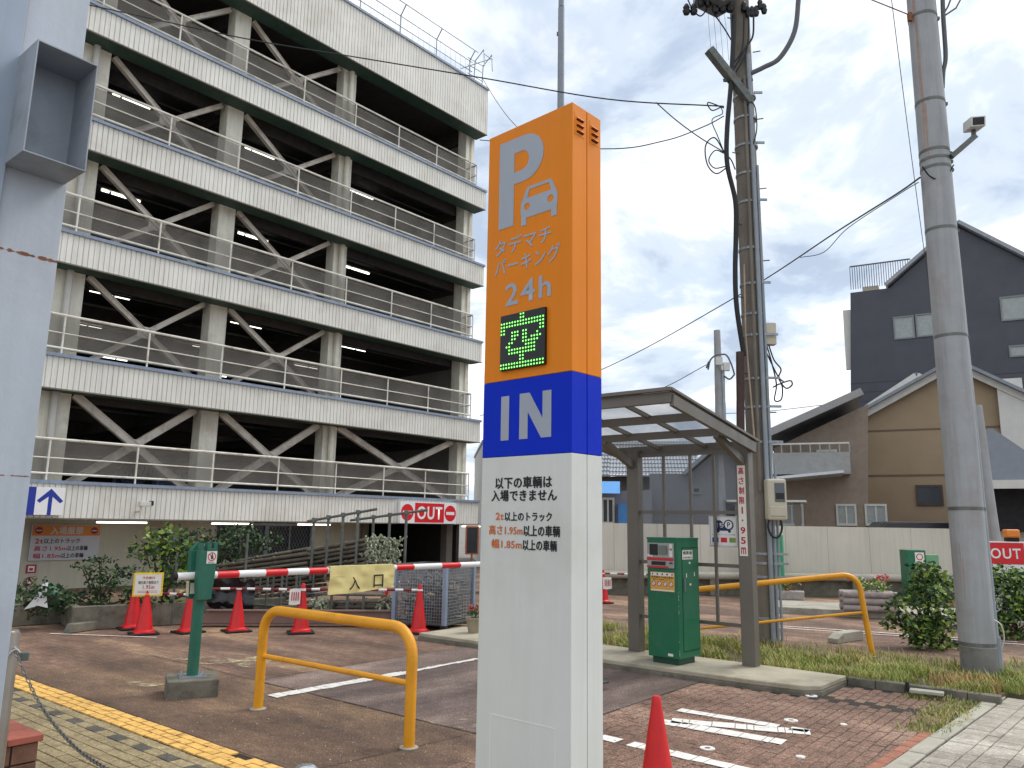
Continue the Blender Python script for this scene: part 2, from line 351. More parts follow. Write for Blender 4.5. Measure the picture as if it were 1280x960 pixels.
W0 = s2w(2.22, -2.4); WR = SR-3.4
def w2w(x, y, z=0):
    a = rad(WR); return Vector((W0.x+x*cos(a)-y*sin(a), W0.y+x*sin(a)+y*cos(a), z))
def pavers(name, piece, label_mat, jmat, cells, top, focus, poly_j, zj, f2w=s2w, org=SO, rot=SR):
    """individual paver objects sharing a few meshes; cells: list of (cx,cy,sx,sy,mat)"""
    root = MB().add([(x, y, zj) for x, y in poly_j], [tuple(range(len(poly_j)))]).obj(name, jmat, None, org, rot); tag(root, kind='structure')
    cells = sorted(cells, key=lambda c: (f2w(c[0], c[1]) - focus).length)
    cache = {}
    for c in cells[:300]:
        key = (round(c[2],3), round(c[3],3), c[4].name)
        if key not in cache:
            b = .005; hx, hy = c[2]/2, c[3]/2
            mb = MB(); vs = [(-hx,-hy,-.02),(hx,-hy,-.02),(hx,hy,-.02),(-hx,hy,-.02),(-hx,-hy,-b),(hx,-hy,-b),(hx,hy,-b),(-hx,hy,-b),(-hx+b,-hy+b,0),(hx-b,-hy+b,0),(hx-b,hy-b,0),(-hx+b,hy-b,0)]
            mb.add(vs, [(8,9,10,11)]+[(4+i,4+(i+1)%4,8+(i+1)%4,8+i) for i in range(4)]+[(i,(i+1)%4,4+(i+1)%4,4+i) for i in range(4)])
            me_o = mb.obj(piece, c[4]); cache[key] = me_o.data; bpy.data.objects.remove(me_o)
        o = bpy.data.objects.new(piece, cache[key]); C.objects.link(o); o.parent = root
        o.location = (c[0], c[1], top + random.uniform(-.0025, .002)); o.rotation_euler = (random.uniform(-.008,.008), random.uniform(-.008,.008), random.uniform(-.012,.012))
    mats = []; mb = MB()
    for c in cells[300:]:
        if c[4] not in mats: mats.append(c[4])
        b = .005; hx, hy = c[2]/2, c[3]/2; z = top + random.uniform(-.0025, .002); X, Y_ = c[0], c[1]; t1, t2 = random.uniform(-.001,.001), random.uniform(-.001,.001)
        mb.add([(X-hx,Y_-hy,z-.012),(X+hx,Y_-hy,z-.012),(X+hx,Y_+hy,z-.012),(X-hx,Y_+hy,z-.012),(X-hx+b,Y_-hy+b,z+t1),(X+hx-b,Y_-hy+b,z+t2),(X+hx-b,Y_+hy-b,z-t1),(X-hx+b,Y_+hy-b,z-t2)],
               [(4,5,6,7)]+[(i,(i+1)%4,4+(i+1)%4,4+i) for i in range(4)], mats.index(c[4]))
    if mb.f: o = mb.obj(piece+'_field', mats, root, fix=False); o['kind'] = 'stuff'
    return root
# red-brown pavers of the right-hand lane (long side away from the viewer)
cells = []
KX = lambda y: 2.22 + .0594*(y+2.4) - .095
for i in range(29):
    x = -.19 + i*.1
    for j in range(-1, 28):
        y = -5.75 + j*.2 + (.1 if i % 2 else 0)
        if -5.76 < y-.1 and y+.1 < -.66 and x+.05 < KX(y)+.10: cells.append((x, y, .0955, .1955, g_brick))
    if x > 1.05:
        for j in range(0, 5):
            y = -.55 + j*.2 + (.1 if i % 2 else 0)
            if y < .12 and x+.05 < KX(y)+.10: cells.append((x, y, .0955, .1955, g_brick))
pavers('brick_lane', 'paver', None, g_joint, cells, .002, Vector((1.6, 5.2, 0)), [(-.24,-5.82),(2.45,-5.82),(2.45,.25),(-.24,.25)], -.004)
# olive-tan pavers of the entrance strip
cells = []
for j in range(38):
    y = -6.155 - j*.1
    for i in range(-46, 30):
        x = i*.2 + (.1 if j % 2 else 0)
        if -8.2 < x < .75 and (s2w(x, y) - Vector((-3, 7, 0))).length < 5.0:
            mt_ = g_dark if (j == 1 and i % 2 == 0) or random.random() < .012 else g_tan
            cells.append((x, y, .195, .0955, mt_))
pavers('entrance_pavement', 'paver', None, g_joint, cells, .010, Vector((-1.8, 4.6, 0)), [(-16,-14),(.9,-14),(.9,-5.84),(-16,-5.84)], .0)
# yellow painted edge line: two courses of painted pavers
mb = MB()
for r_ in range(3):
    for i in range(-46, 2):
        x0 = i*.2 + (.1 if r_ % 2 else 0); y0 = -6.10 + r_*.085
        if x0 < -7 or (r_ == 2 and random.random() < .04): continue
        z = .0165 + random.uniform(-.001, .001)
        poly = [(x0+.006+random.uniform(0,.008), y0+random.uniform(0,.010)), (x0+.192+random.uniform(-.008,0), y0+random.uniform(0,.008)), (x0+.194+random.uniform(-.01,0), y0+.082+random.uniform(-.012,0)), (x0+.006, y0+.082+random.uniform(-.01,0))]
        mb.prismz(poly, z-.012, z)
tag(mb.obj('yellow_edge_line', paint_y, None, SO, SR), kind='structure')
# grey sidewalk pavers on the right, kerb stones beside it
cells = []
x = .152; row = 0
while x < 4.6:
    wdt = .2 if row % 2 == 0 else .1
    for j in range(0, 60):
        y = -7.6 + j*.2 + (.1 if (row//2) % 2 else 0) + (.05 if row % 2 else 0)
        if y < 3.15 and (w2w(x, y) - Vector((4.4, 6.6, 0))).length < 4.3: cells.append((x+wdt/2, y, wdt-.007, .193, g_tile))
    x += wdt; row += 1
pavers('sidewalk', 'paver', None, g_joint, cells, .010, Vector((4.2, 6.4, 0)), [(.13,-10),(7,-10),(7,3.2),(.13,3.2)], -.002, w2w, W0, WR)
o = MB().add([(.13,-30,-.004),(7,-30,-.004),(7,-10,-.004),(.13,-10,-.004)],[(0,1,2,3)]).obj('sidewalk_base', g_tile, None, W0, WR); tag(o, kind='structure')
krb = tag(MB().box(0,.01,0,.01,-.06,-.05).obj('sidewalk_kerb', conc, None, W0, WR), kind='structure')
kmesh = None
for j in range(15):
    mb = MB().box(-.068, .068, -.297, .297, -.08, 0)
    if kmesh is None: o = mb.obj('kerb_stone', conc, krb, bevel=.01); kmesh = o.data
    else:
        o = bpy.data.objects.new('kerb_stone', kmesh); C.objects.link(o); o.parent = krb; q = o.modifiers.new('bevel','BEVEL'); q.width = .01; q.segments = 2
    o.location = (.072 + random.uniform(-.003,.003), -5.6+j*.6, .016+random.uniform(-.004,.003))
redk = tag(MB().box(0,.01,0,.01,-.06,-.05).obj('red_edging', g_joint, None, W0, WR), kind='structure')
red_b = M('terracotta_edging', (158, 104, 82), .85, dirt=(110,96,84), dscale=6, damt=.6, var=.2, scale=8, bump=.4, bscale=80)
for j in range(19):
    o = MB().box(-.045, .045, -.1, .1, -.05, 0).obj('edging_brick', red_b, redk, bevel=.006); o.location = (-.050, -3.0+j*.21, .010)

# white markings (flat worn paint)
def line(name, a, b, wd, z=.006, gaps=0, rag=.012):
    a = Vector((*a, 0)); b = Vector((*b, 0)); d = b-a; L_ = d.length; d.normalize(); n_ = Vector((-d.y, d.x, 0)); mb = MB(); t = 0
    step = .2
    while t < L_-.02:
        t2 = min(L_, t+step*random.choice((.3,.5,.5,1,1)))
        if random.random() > gaps:
            p = [a+d*(t+.003)-n_*(wd/2-random.uniform(0,rag)), a+d*(t2-.003)-n_*(wd/2-random.uniform(0,rag)), a+d*(t2-.003)+n_*(wd/2-random.uniform(0,rag)), a+d*(t+.003)+n_*(wd/2-random.uniform(0,rag))]
            mb.add([(q.x, q.y, z) for q in p], [(0,1,2,3)])
        t = t2
    return mb
def wline(name, pts, gaps=0, rag=.012, z=.006):
    mb = MB()
    for a, b, wd in pts:
        q = line(name, a, b, wd, z, gaps, rag); mb.add(q.v, q.f)
    return tag(mb.obj(name, paint_w, None), kind='structure')
wline('lane_line', [((-2.36,8.22),(-1.2,9.60),.20), ((-1.2,9.60),(-.39,10.62),.12)], .0, .035)
wline('give_way_marking', [((.78,6.92),(1.80,6.03),.16), ((1.30,7.54),(2.30,6.83),.19), ((1.66,7.93),(2.64,7.20),.15), ((1.50,7.50),(2.64,7.16),.20)], .04, .02, .0075)
wline('bay_line', [((-6.9,12.2),(-5.2,12.0),.05)], 0, .01)
wline('far_bay_line', [((4.6,14.75),(8.2,13.0),.07), ((4.6,14.45),(8.2,12.68),.06)], .02, .01)
wline('far_lane_line', [((.2,14.8),(2.1,13.4),.10)], .05, .02)

# seams where the newer asphalt meets the old surface, scattered grit
def seam(name, pts, wd):
    mb = MB(); P_ = [s2w(*p, .0045) for p in pts]; out = []
    for a, b in zip(P_[:-1], P_[1:]):
        n_ = int((b-a).length/.12)
        for k in range(n_): out.append(a.lerp(b, k/n_))
    out.append(P_[-1]); vs = []; 
    for k, p in enumerate(out):
        d = (out[min(k+1,len(out)-1)]-out[max(k-1,0)]).normalized(); nn = Vector((-d.y,d.x,0)); j_ = nn*(.012*mathutils.noise.noise(p*4)); w_ = wd*(.4+.8*abs(mathutils.noise.noise(p*7)))
        vs += [p+j_-nn*w_, p+j_+nn*w_]
    mb.add(vs, [(2*k,2*k+1,2*k+3,2*k+2) for k in range(len(out)-1)]); return tag(mb.obj(name, M('seam_dark',(48,42,38),.95,var=.2), None), kind='structure')
seam('asphalt_seam', [(-6.2,-4.2),(-.24,-4.2)], .010); seam('asphalt_seam', [(-.25,-4.2),(-.25,-.8)], .008); seam('asphalt_seam', [(-3.9,-4.2),(-3.9,-.7)], .008); seam('asphalt_seam', [(-.9,-5.75),(-.7,-4.2)], .006)
Rg = random.Random(31)
for nm, mt_, n_, lb_ in (('grit', M('pale_grit',(206,198,180),.8,var=.1), 420, 'pale grit and petals scattered over the lot surface'), ('grit', M('brown_leaf_litter',(96,74,50),.8,var=.3), 260, 'brown leaf crumbs scattered over the lot surface')):
    mb = MB()
    for _ in range(n_):
        x, y = Rg.uniform(-6,2.1), Rg.uniform(-5.8,-1.0)
        if Rg.random() < .3: x, y = Rg.uniform(-2.8,0), Rg.uniform(-5.8,-4.2)
        p = s2w(x, y, .008); a = Rg.uniform(0,6.28); r_ = Rg.uniform(.003,.009); u = Vector((cos(a),sin(a),0))*r_; v = Vector((-sin(a),cos(a),0))*r_*Rg.uniform(.4,1)
        mb.add([p-u, p-v+Vector((0,0,.003)), p+u, p+v+Vector((0,0,.004))], [(0,1,2,3)])
    o = mb.obj(nm, mt_, None, fix=False); tag(o, lb_, 'grit', kind='stuff')
mf = M('faded_pale_paint', (214,204,164), .8, var=.15, scale=8); nt2 = mf.node_tree
n1 = nt2.nodes.new('ShaderNodeTexNoise'); n1.inputs['Scale'].default_value = 3.2; n1.inputs['Detail'].default_value = 12; n1.inputs['Roughness'].default_value = .8
g1 = nt2.nodes.new('ShaderNodeNewGeometry'); nt2.links.new(g1.outputs['Position'], n1.inputs['Vector'])
r1 = nt2.nodes.new('ShaderNodeMapRange'); r1.inputs[1].default_value = .50; r1.inputs[2].default_value = .62; r1.inputs[4].default_value = .75; nt2.links.new(n1.outputs['Fac'], r1.inputs[0]); nt2.links.new(r1.outputs[0], nt2.nodes['Principled BSDF'].inputs['Alpha'])
for (px_, py_, a_, b_) in ((300,826,1.5,.75),(185,855,.5,.3),(575,905,.5,.3)):
    q = GR(px_, py_); mb = MB(); ring = [(q.x+a_*.5*cos(t_)*(1+.25*sin(3*t_)), q.y+b_*.5*sin(t_)*(1+.2*cos(5*t_)), .0065) for t_ in [2*pi*k/24 for k in range(24)]]
    tag(mb.add(ring, [tuple(range(24))]).obj('worn_paint_patch', mf, None), kind='structure')
# round drain caps set in the paving
for k, (px, py, r_) in enumerate([(1013,870,.055),(978,858,.05),(908,857,.05),(960,876,.05),(1002,949,.035),(1068,899,.03),(803,856,.05)]):
    pass
for k, ((x_, y_), r_, ring, lb) in enumerate([((3.22,8.66),.062,1,'white ringed drain cap nearest the corner of the concrete island'),((2.62,7.58),.062,1,'white ringed drain cap just past the painted arrow tips'),
      ((1.61,6.62),.06,1,'white ringed cap beside the long dashed white line'),((2.28,6.42),.035,0,'small plain white stud at the front of the brick lane'),((3.05,7.45),.03,0,'small plain white stud half way up the brick lane')]):
    mb = MB()
    if ring:
        mb.lathe([(r_,0),(r_,.008),(r_*.45,.009),(r_*.40,.003)], 24)
        t = thing('drain_cap', lb, 'drain cap', (x_, y_, .002)); mb.obj('ring', paint_w, t, smooth=True); MB().lathe([(r_*.4,.0),(r_*.4,.005)], 16).obj('hole', rubber, t)
    else:
        t = mb.lathe([(r_,0),(r_,.01),(r_*.6,.014)], 20).obj('drain_cap', paint_w, None, (x_, y_, .002)); tag(t, lb, 'road stud')

# concrete island carrying the pay machine shelter
ip = [(-4.84,-.80),(-1.55,-.80),(.35,-.79),(.88,-.72),(1.02,-.58),(1.05,.22),(-4.84,.22)]
isl = MB().prismz(ip, .045, .1).obj('kiosk_island', conc_or, None, SO, SR, bevel=.012); tag(isl, kind='structure')
isb = MB().prismz([(x+(-.008 if x < -4 else .008*(x > .8)), y-(.008 if y < 0 else -.003)) for x, y in ip], -.05, .0445).obj('island_footing', conc_old, None, SO, SR, bevel=.01); tag(isb, kind='structure')
kb = MB()
for j in range(5): kb.box(1.06+j*.3, 1.355+j*.3, .22, .34, -.05, .085+.003*(j%2))
tag(kb.obj('grass_kerb', conc_old, None, SO, SR, bevel=.01), kind='structure')
lot('grass_bed', [(-5.2,.225),(1.04,.225),(1.05,.345),(2.45,.345),(2.56,.76),(7.5,.46),(7.5,3.6),(2.46,2.9),(1.6,2.2),(.3,2.0),(-1.5,2.05),(-5.2,2.2)], -.05, .045, soil)

# grass blades
def grass(name, n, region, hmin, hmax, mat, seed=1, dens=None, z=.04):
    R = random.Random(seed); vs = []; fs = []
    for _ in range(n):
        while True:
            x, y = R.uniform(*region[0]), R.uniform(*region[1])
            if dens is None or R.random() < dens(x, y): break
        p = s2w(x, y, z); h = R.uniform(hmin, hmax)*(.6+.8*R.random()); a = R.uniform(0, 2*pi); ln = R.uniform(.1,.9)*h; wd = R.uniform(.003,.007)
        d = Vector((cos(a), sin(a), 0)); s_ = Vector((-d.y, d.x, 0))*wd; o = len(vs)
        q = p + d*ln*.35 + Vector((0,0,h*.6)); t = p + d*ln + Vector((0,0,h*.95))
        vs += [p-s_, p+s_, q-s_*.8, q+s_*.8, t]; fs += [(o,o+1,o+3,o+2),(o+2,o+3,o+4)]
    me = bpy.data.meshes.new(name); me.from_pydata([tuple(v) for v in vs], [], fs); me.materials.append(mat)
    o = bpy.data.objects.new(name, me); C.objects.link(o); return tag(o, 'uneven grass and weeds growing behind the island kerb', 'grass', kind='stuff')
def gd(x, y):
    v = mathutils.noise.noise(Vector((x*1.9, y*1.9, 3))); return max(.02, min(1, .42 + v*1.9)) * max(.04, min(1, 1.15-abs(y-.75)*.62))
grass('grass', 30000, ((-5.1,2.4),(.24,2.7)), .03, .12, grass_m, 3, gd)
g2 = grass('weeds', 5000, ((.9,2.45),(.36,1.6)), .03, .12, grass_m, 5, gd)
g4 = grass('grass', 16000, ((2.3,6.0),(.75,3.8)), .05, .14, grass_m, 8, gd)
tag(g4, 'longer grass right of the concrete pole beside the sidewalk end', 'grass')
g3 = grass('weeds', 1500, ((1.7,2.42),(-1.6,.2)), .012, .05, grass_m, 6, lambda x, y: max(0.02, 1-abs(x-2.22)*4+.2*random.random()) if y < -.1 else .6, z=.0)
for g_, lb in ((g2, 'low weeds between the kerb and the foot of the right concrete pole'), (g3, 'moss and weeds in the joint along the sidewalk kerb')): tag(g_, lb, 'weeds')

straw = M('dry_straw', (176, 148, 98), .8, var=.25)
g5 = grass('dry_weeds', 900, ((1.75,2.5),(.36,1.35)), .05, .16, straw, 9, lambda x, y: max(.02, 1-((x-2.2)**2+(y-.75)**2)*5)); tag(g5, 'dead straw-coloured weeds at the foot of the concrete pole', 'weeds')
g6 = grass('dry_grass', 5000, ((-5.0,2.4),(.24,2.9)), .04, .13, straw, 10, gd); tag(g6, 'dry straw blades mixed through the island grass', 'grass')
# ------------------------------------------------------------------ foliage helper
def leaf_cloud(mb, c, rad3, n, ls, R, m=0, gap=.0, nmat=1):
    for _ in range(n):
        while True:
            p = Vector((R.uniform(-1,1), R.uniform(-1,1), R.uniform(-1,1)))
            if .1 < p.length < 1: break
        q = Vector(c) + Vector((p.x*rad3[0], p.y*rad3[1], p.z*rad3[2]))
        if mathutils.noise.noise(q*3.1) < gap-.25: continue
        a = Vector((R.gauss(0,1), R.gauss(0,1), R.gauss(0,.6))).normalized(); b = a.orthogonal().normalized(); b.rotate(mathutils.Quaternion(a, R.uniform(0,6.28)))
        l = ls*R.uniform(.6,1.3); wv = l*.32
        mb.add([q, q+a*l*.5+b*wv+Vector((0,0,l*.08)), q+a*l, q+a*l*.5-b*wv+Vector((0,0,l*.08))], [(0,1,2),(0,2,3)], m if nmat == 1 else R.randrange(nmat))
def shrub(name, label, cat, loc, clumps, ls, n, mats, seed, stems=6, group=None, h=1.0):
    R = random.Random(seed); t = thing(name, label, cat, loc, 0, group)
    sb = MB()
    for cx_, cy_, cz_, rx, ry, rz_ in clumps:
        for k in range(max(1, stems//len(clumps))):
            e = Vector((cx_+R.uniform(-.5,.5)*rx, cy_+R.uniform(-.5,.5)*ry, cz_+rz_*R.uniform(-.1,.7)))
            sb.tube(bez([(R.uniform(-.04,.04), R.uniform(-.04,.04), 0), (e.x*.5+R.uniform(-.05,.05), e.y*.5, e.z*.5), e], 4), [.012]*8+[.004], 5)
    sb.obj('stem', bark, t)
    mb = MB()
    tot = sum(c[3]*c[5] for c in clumps)
    for c in clumps: leaf_cloud(mb, c[:3], c[3:6], int(n*c[3]*c[5]/tot), ls, R, 0, .0, len(mats))
    o = mb.obj('foliage', mats, t, fix=False); return t

# ------------------------------------------------------------------ pylon sign
P = thing('parking_pylon', 'tall orange, blue and white parking entrance pylon with grey P and car symbol', 'pylon sign', (.3344, 4.2757, 0), -42.91)
def pyl(z0, z1, name, mat):
    mb = MB().box(-.694, 0, 0, .1375, z0, z1).box(-.686, -.008, .1375, .1445, z0, z1).box(-.694, 0, .1445, .2808, z0, z1)
    o = mb.obj(name, mat, P, bevel=.0025); return o
pyl(.012, 2.138, 'white_casing', white_p); pyl(2.140, 2.598, 'blue_casing', blue_p); pyl(2.600, 4.239, 'orange_casing', orange)
box('footing', galv, P, -.70, .006, -.006, .287, -.02, .012)
yt = -.0022
mb = MB(); outer = [(-.592,3.575),(-.467,3.575),(-.467,3.80)] ; 
po = [(-.594,4.162),(-.594,3.578),(-.465,3.578),(-.465,3.850)] + [(-.378+.156*cos(a), 4.004+.154*sin(a)) for a in [(-pi/2)+pi*k/16 for k in range(17)]] + [(-.42,4.160)]
pin = [(-.465,4.058),(-.465,3.930)] + [(-.402+.060*cos(a), 3.994+.064*sin(a)) for a in [(-pi/2)+pi*k/10 for k in range(11)]]
def poly_hole(name, outer, holes, y, mat, parent):
    cu = bpy.data.curves.new('c', 'CURVE'); cu.dimensions = '2D'; cu.fill_mode = 'FRONT'
    for pl in [outer]+holes:
        s_ = cu.splines.new('POLY'); s_.points.add(len(pl)-1)
        for k, q in enumerate(pl): s_.points[k].co = (q[0], q[1], 0, 1)
        s_.use_cyclic_u = True
    o = bpy.data.objects.new('c', cu); C.objects.link(o); dg = bpy.context.evaluated_depsgraph_get()
    me = bpy.data.meshes.new_from_object(o.evaluated_get(dg)); bpy.data.objects.remove(o); bpy.data.curves.remove(cu)
    for v in me.vertices: v.co = (v.co.x, y, v.co.y)
    me.materials.clear(); me.materials.append(mat); r = bpy.data.objects.new(name, me); C.objects.link(r); r.parent = parent; return r
poly_hole('letter', po, [pin], yt, grey_let, P)
car_o = [(-.400,3.555),(-.400,3.62),(-.405,3.64),(-.405,3.70),(-.385,3.735),(-.362,3.785),(-.345,3.80),(-.165,3.80),(-.150,3.785),(-.128,3.735),(-.110,3.70),(-.110,3.64),(-.115,3.62),(-.115,3.555),(-.158,3.555),(-.158,3.60),(-.357,3.60),(-.357,3.555)]
circ = lambda x, z, r, n=14: [(x+r*cos(2*pi*k/n), z+r*sin(2*pi*k/n)) for k in range(n)]
poly_hole('car_symbol', car_o, [[(-.352,3.728),(-.335,3.780),(-.178,3.780),(-.160,3.728)], circ(-.352,3.673,.023), circ(-.164,3.673,.023)], yt, grey_let, P)
lettering('lettering', 'タデマチ', -.620, -.155, 3.403, 3.508, yt, grey_let, P, .015)
lettering('lettering', 'パーキング', -.617, -.088, 3.272, 3.378, yt, grey_let, P, .015)
lettering('lettering', '24h', -.524, -.155, 3.065, 3.205, yt, grey_let, P, .02)
mb = MB().rect(-.541,-.475,2.236,2.503,yt); mb.obj('letter', grey_let, P)
MB().add([(x, yt, z) for x, z in [(-.391,2.236),(-.325,2.236),(-.325,2.392),(-.222,2.236),(-.146,2.236),(-.146,2.506),(-.212,2.506),(-.212,2.350),(-.312,2.506),(-.391,2.506)]], [(0,1,2,9),(2,8,9),(2,3,7,8),(3,4,7),(4,5,6,7)]).obj('letter', grey_let, P)
for body, z0, z1, xa, xb in [('以下の車輌は', 1.951, 2.017, -.575, -.139), ('入場できません', 1.878, 1.941, -.606, -.104)]:
    lettering('lettering', body, xa, xb, z0, z1, yt, black_let, P, .048)
for a, b, z0, z1, xa, xm, xb in [('2t', '以上のトラック', 1.764, 1.814, -.569, -.505, -.138), ('高さ1.95m', '以上の車輌', 1.680, 1.740, -.620, -.355, -.080), ('幅1.85m', '以上の車輌', 1.602, 1.660, -.597, -.360, -.102)]:
    lettering('lettering', a, xa, xm, z0+.004, z1-.002, yt, orange_let, P, .04); lettering('lettering', b, xm+.01, xb, z0, z1, yt, black_let, P, .045)
led = MB().box(-.541,-.184,-.022,.0,2.658,3.001).obj('display_board', black_pl, P, bevel=.003)
pat = ["0000000110000000","0000000110000000","1111111111111111","1111111111111111","1100000000000011","1100111011000011","0000111011000100","0000110011011110","0001100011111100","0011000001111000","0001111111111000","0001111111111000","0000000110000000","0000000110000000","1111111111111111","1111111111111111"]
mb = MB(); mg = MB()
for r_, row in enumerate(pat):
    for c_, ch in enumerate(row):
        if ch == '1':
            X = -.530+c_*.0223; Z = 2.989-r_*.0213; mb.disc((X,-.0235,Z), .0050, 8); mg.disc((X,-.0228,Z), .0082, 8)
mg.obj('led_halo', led_halo_m, led); mb.obj('led_dots', led_on, led)
dl = MB()
for a, b in (((-.582,.684),(-.105,.688)), ((-.105,.688),(-.105,.1)), ((-.582,.1),(-.582,.684))): dl.obox((a[0],-.0005,a[1]), (b[0],-.0005,b[1]), .003, .003, up=(0,1,0))
dl.obj('access_door', M('pale_seam', (236,238,234), .5, var=0), P)
for y0 in (.034, .178):
    v = thing_l = MB()
    MB().box(0,.0016,y0-.012,y0+.082,4.045,4.188).obj('vent_plate', orange, P)
    for k in range(3):
        z = 4.15-k*.039; lv = MB().add([(.0016,y0,z+.013),(.0016,y0+.07,z+.013),(.016,y0+.064,z-.004),(.016,y0+.006,z-.004),(.0016,y0,z-.006),(.0016,y0+.07,z-.006)], [(0,1,2,3),(0,3,4),(1,5,2)]).obj('louvre', orange, P)
        MB().add([(.0020,y0+.005,z-.013),(.0020,y0+.066,z-.013),(.0020,y0+.066,z-.003),(.0020,y0+.005,z-.003)], [(0,1,2,3)]).obj('vent_slot', rubber, lv)

# ------------------------------------------------------------------ parking garage (frame: origin on the facade line, x along it, y into the building)
Gg = thing('parking_garage', 'multi-storey car park with cream ribbed parapets and open dark decks', 'car park', (0, 29, 0), 48.85)
U0, U1 = -27.0, -1.70; lip_m = M('drip_edge_steel', (118,112,100), .6, var=.15)
tops = [2.53, 5.38, 8.29, 11.21, 14.16]; bots = [1.69, 4.565, 7.49, 10.38, 13.375]
def ribbed(name, z0, z1, x0=U0, x1=U1):
    mb = MB(); xs = []; x = x0
    while x < x1-.001:
        e = min(x+.12, x1); xs += [(x, 0), (e-.022, 0), (e-.016, .022), (e-.004, .022)]; x = e
    xs.append((x1, 0)); k = len(xs)
    vs = [(a, b, z0) for a, b in xs] + [(a, b, z1) for a, b in xs]
    mb.add(vs, [(i, i+1, i+1+k, i+k) for i in range(k-1)])
    mb.add([(x0,.03,z0),(x1,.03,z0),(x1,.03,z1),(x0,.03,z1)], [(3,2,1,0)]); mb.add([(x1,0,z0),(x1,.6,z0),(x1,.6,z1),(x1,0,z1)], [(0,1,2,3)])
    return mb.obj(name, siding, Gg, fix=False)
lev = []
for i, (zt, zb) in enumerate(zip(tops, bots)):
    ribbed('parapet', zb, zt-.075)
    MB().box(U0, U1+.03, -.05, .16, zt-.075, zt).obj('coping', trim, Gg)
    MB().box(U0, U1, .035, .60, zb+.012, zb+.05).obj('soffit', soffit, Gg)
    MB().box(U0, U1+.004, -.018, .033, zb-.012, zb+.02).obj('drip_edge', lip_m, Gg)
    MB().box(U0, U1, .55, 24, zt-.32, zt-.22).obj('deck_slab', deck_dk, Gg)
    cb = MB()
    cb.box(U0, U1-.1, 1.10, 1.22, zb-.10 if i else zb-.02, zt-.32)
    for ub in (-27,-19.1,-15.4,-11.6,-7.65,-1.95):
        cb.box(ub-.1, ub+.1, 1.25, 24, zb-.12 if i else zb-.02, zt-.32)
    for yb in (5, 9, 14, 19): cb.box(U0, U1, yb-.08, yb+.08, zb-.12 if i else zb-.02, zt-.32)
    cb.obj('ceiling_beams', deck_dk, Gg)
ribbed('roof_parapet', 16.42, 18.30)
MB().box(U0, U1+.03, -.05, .16, 18.30, 18.38).obj('coping', trim, Gg)
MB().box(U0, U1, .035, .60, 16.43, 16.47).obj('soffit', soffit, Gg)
MB().box(U0, U1+.004, -.018, .033, 16.41, 16.44).obj('drip_edge', lip_m, Gg)
MB().box(U0, U1, .55, 24, 16.9, 17.1).obj('roof_slab', deck_dk, Gg)
cb = MB()
for ub in (-27,-19.1,-15.4,-11.6,-7.65,-1.95): cb.box(ub-.1, ub+.1, 1.25, 24, 16.3, 16.9)
for yb in (3, 5, 7, 9, 11, 14, 19): cb.box(U0, U1, yb-.06, yb+.06, 16.5, 16.9)
cb.obj('ceiling_beams', deck_dk, Gg)
ztop = tops[1:] + [16.41+.83]
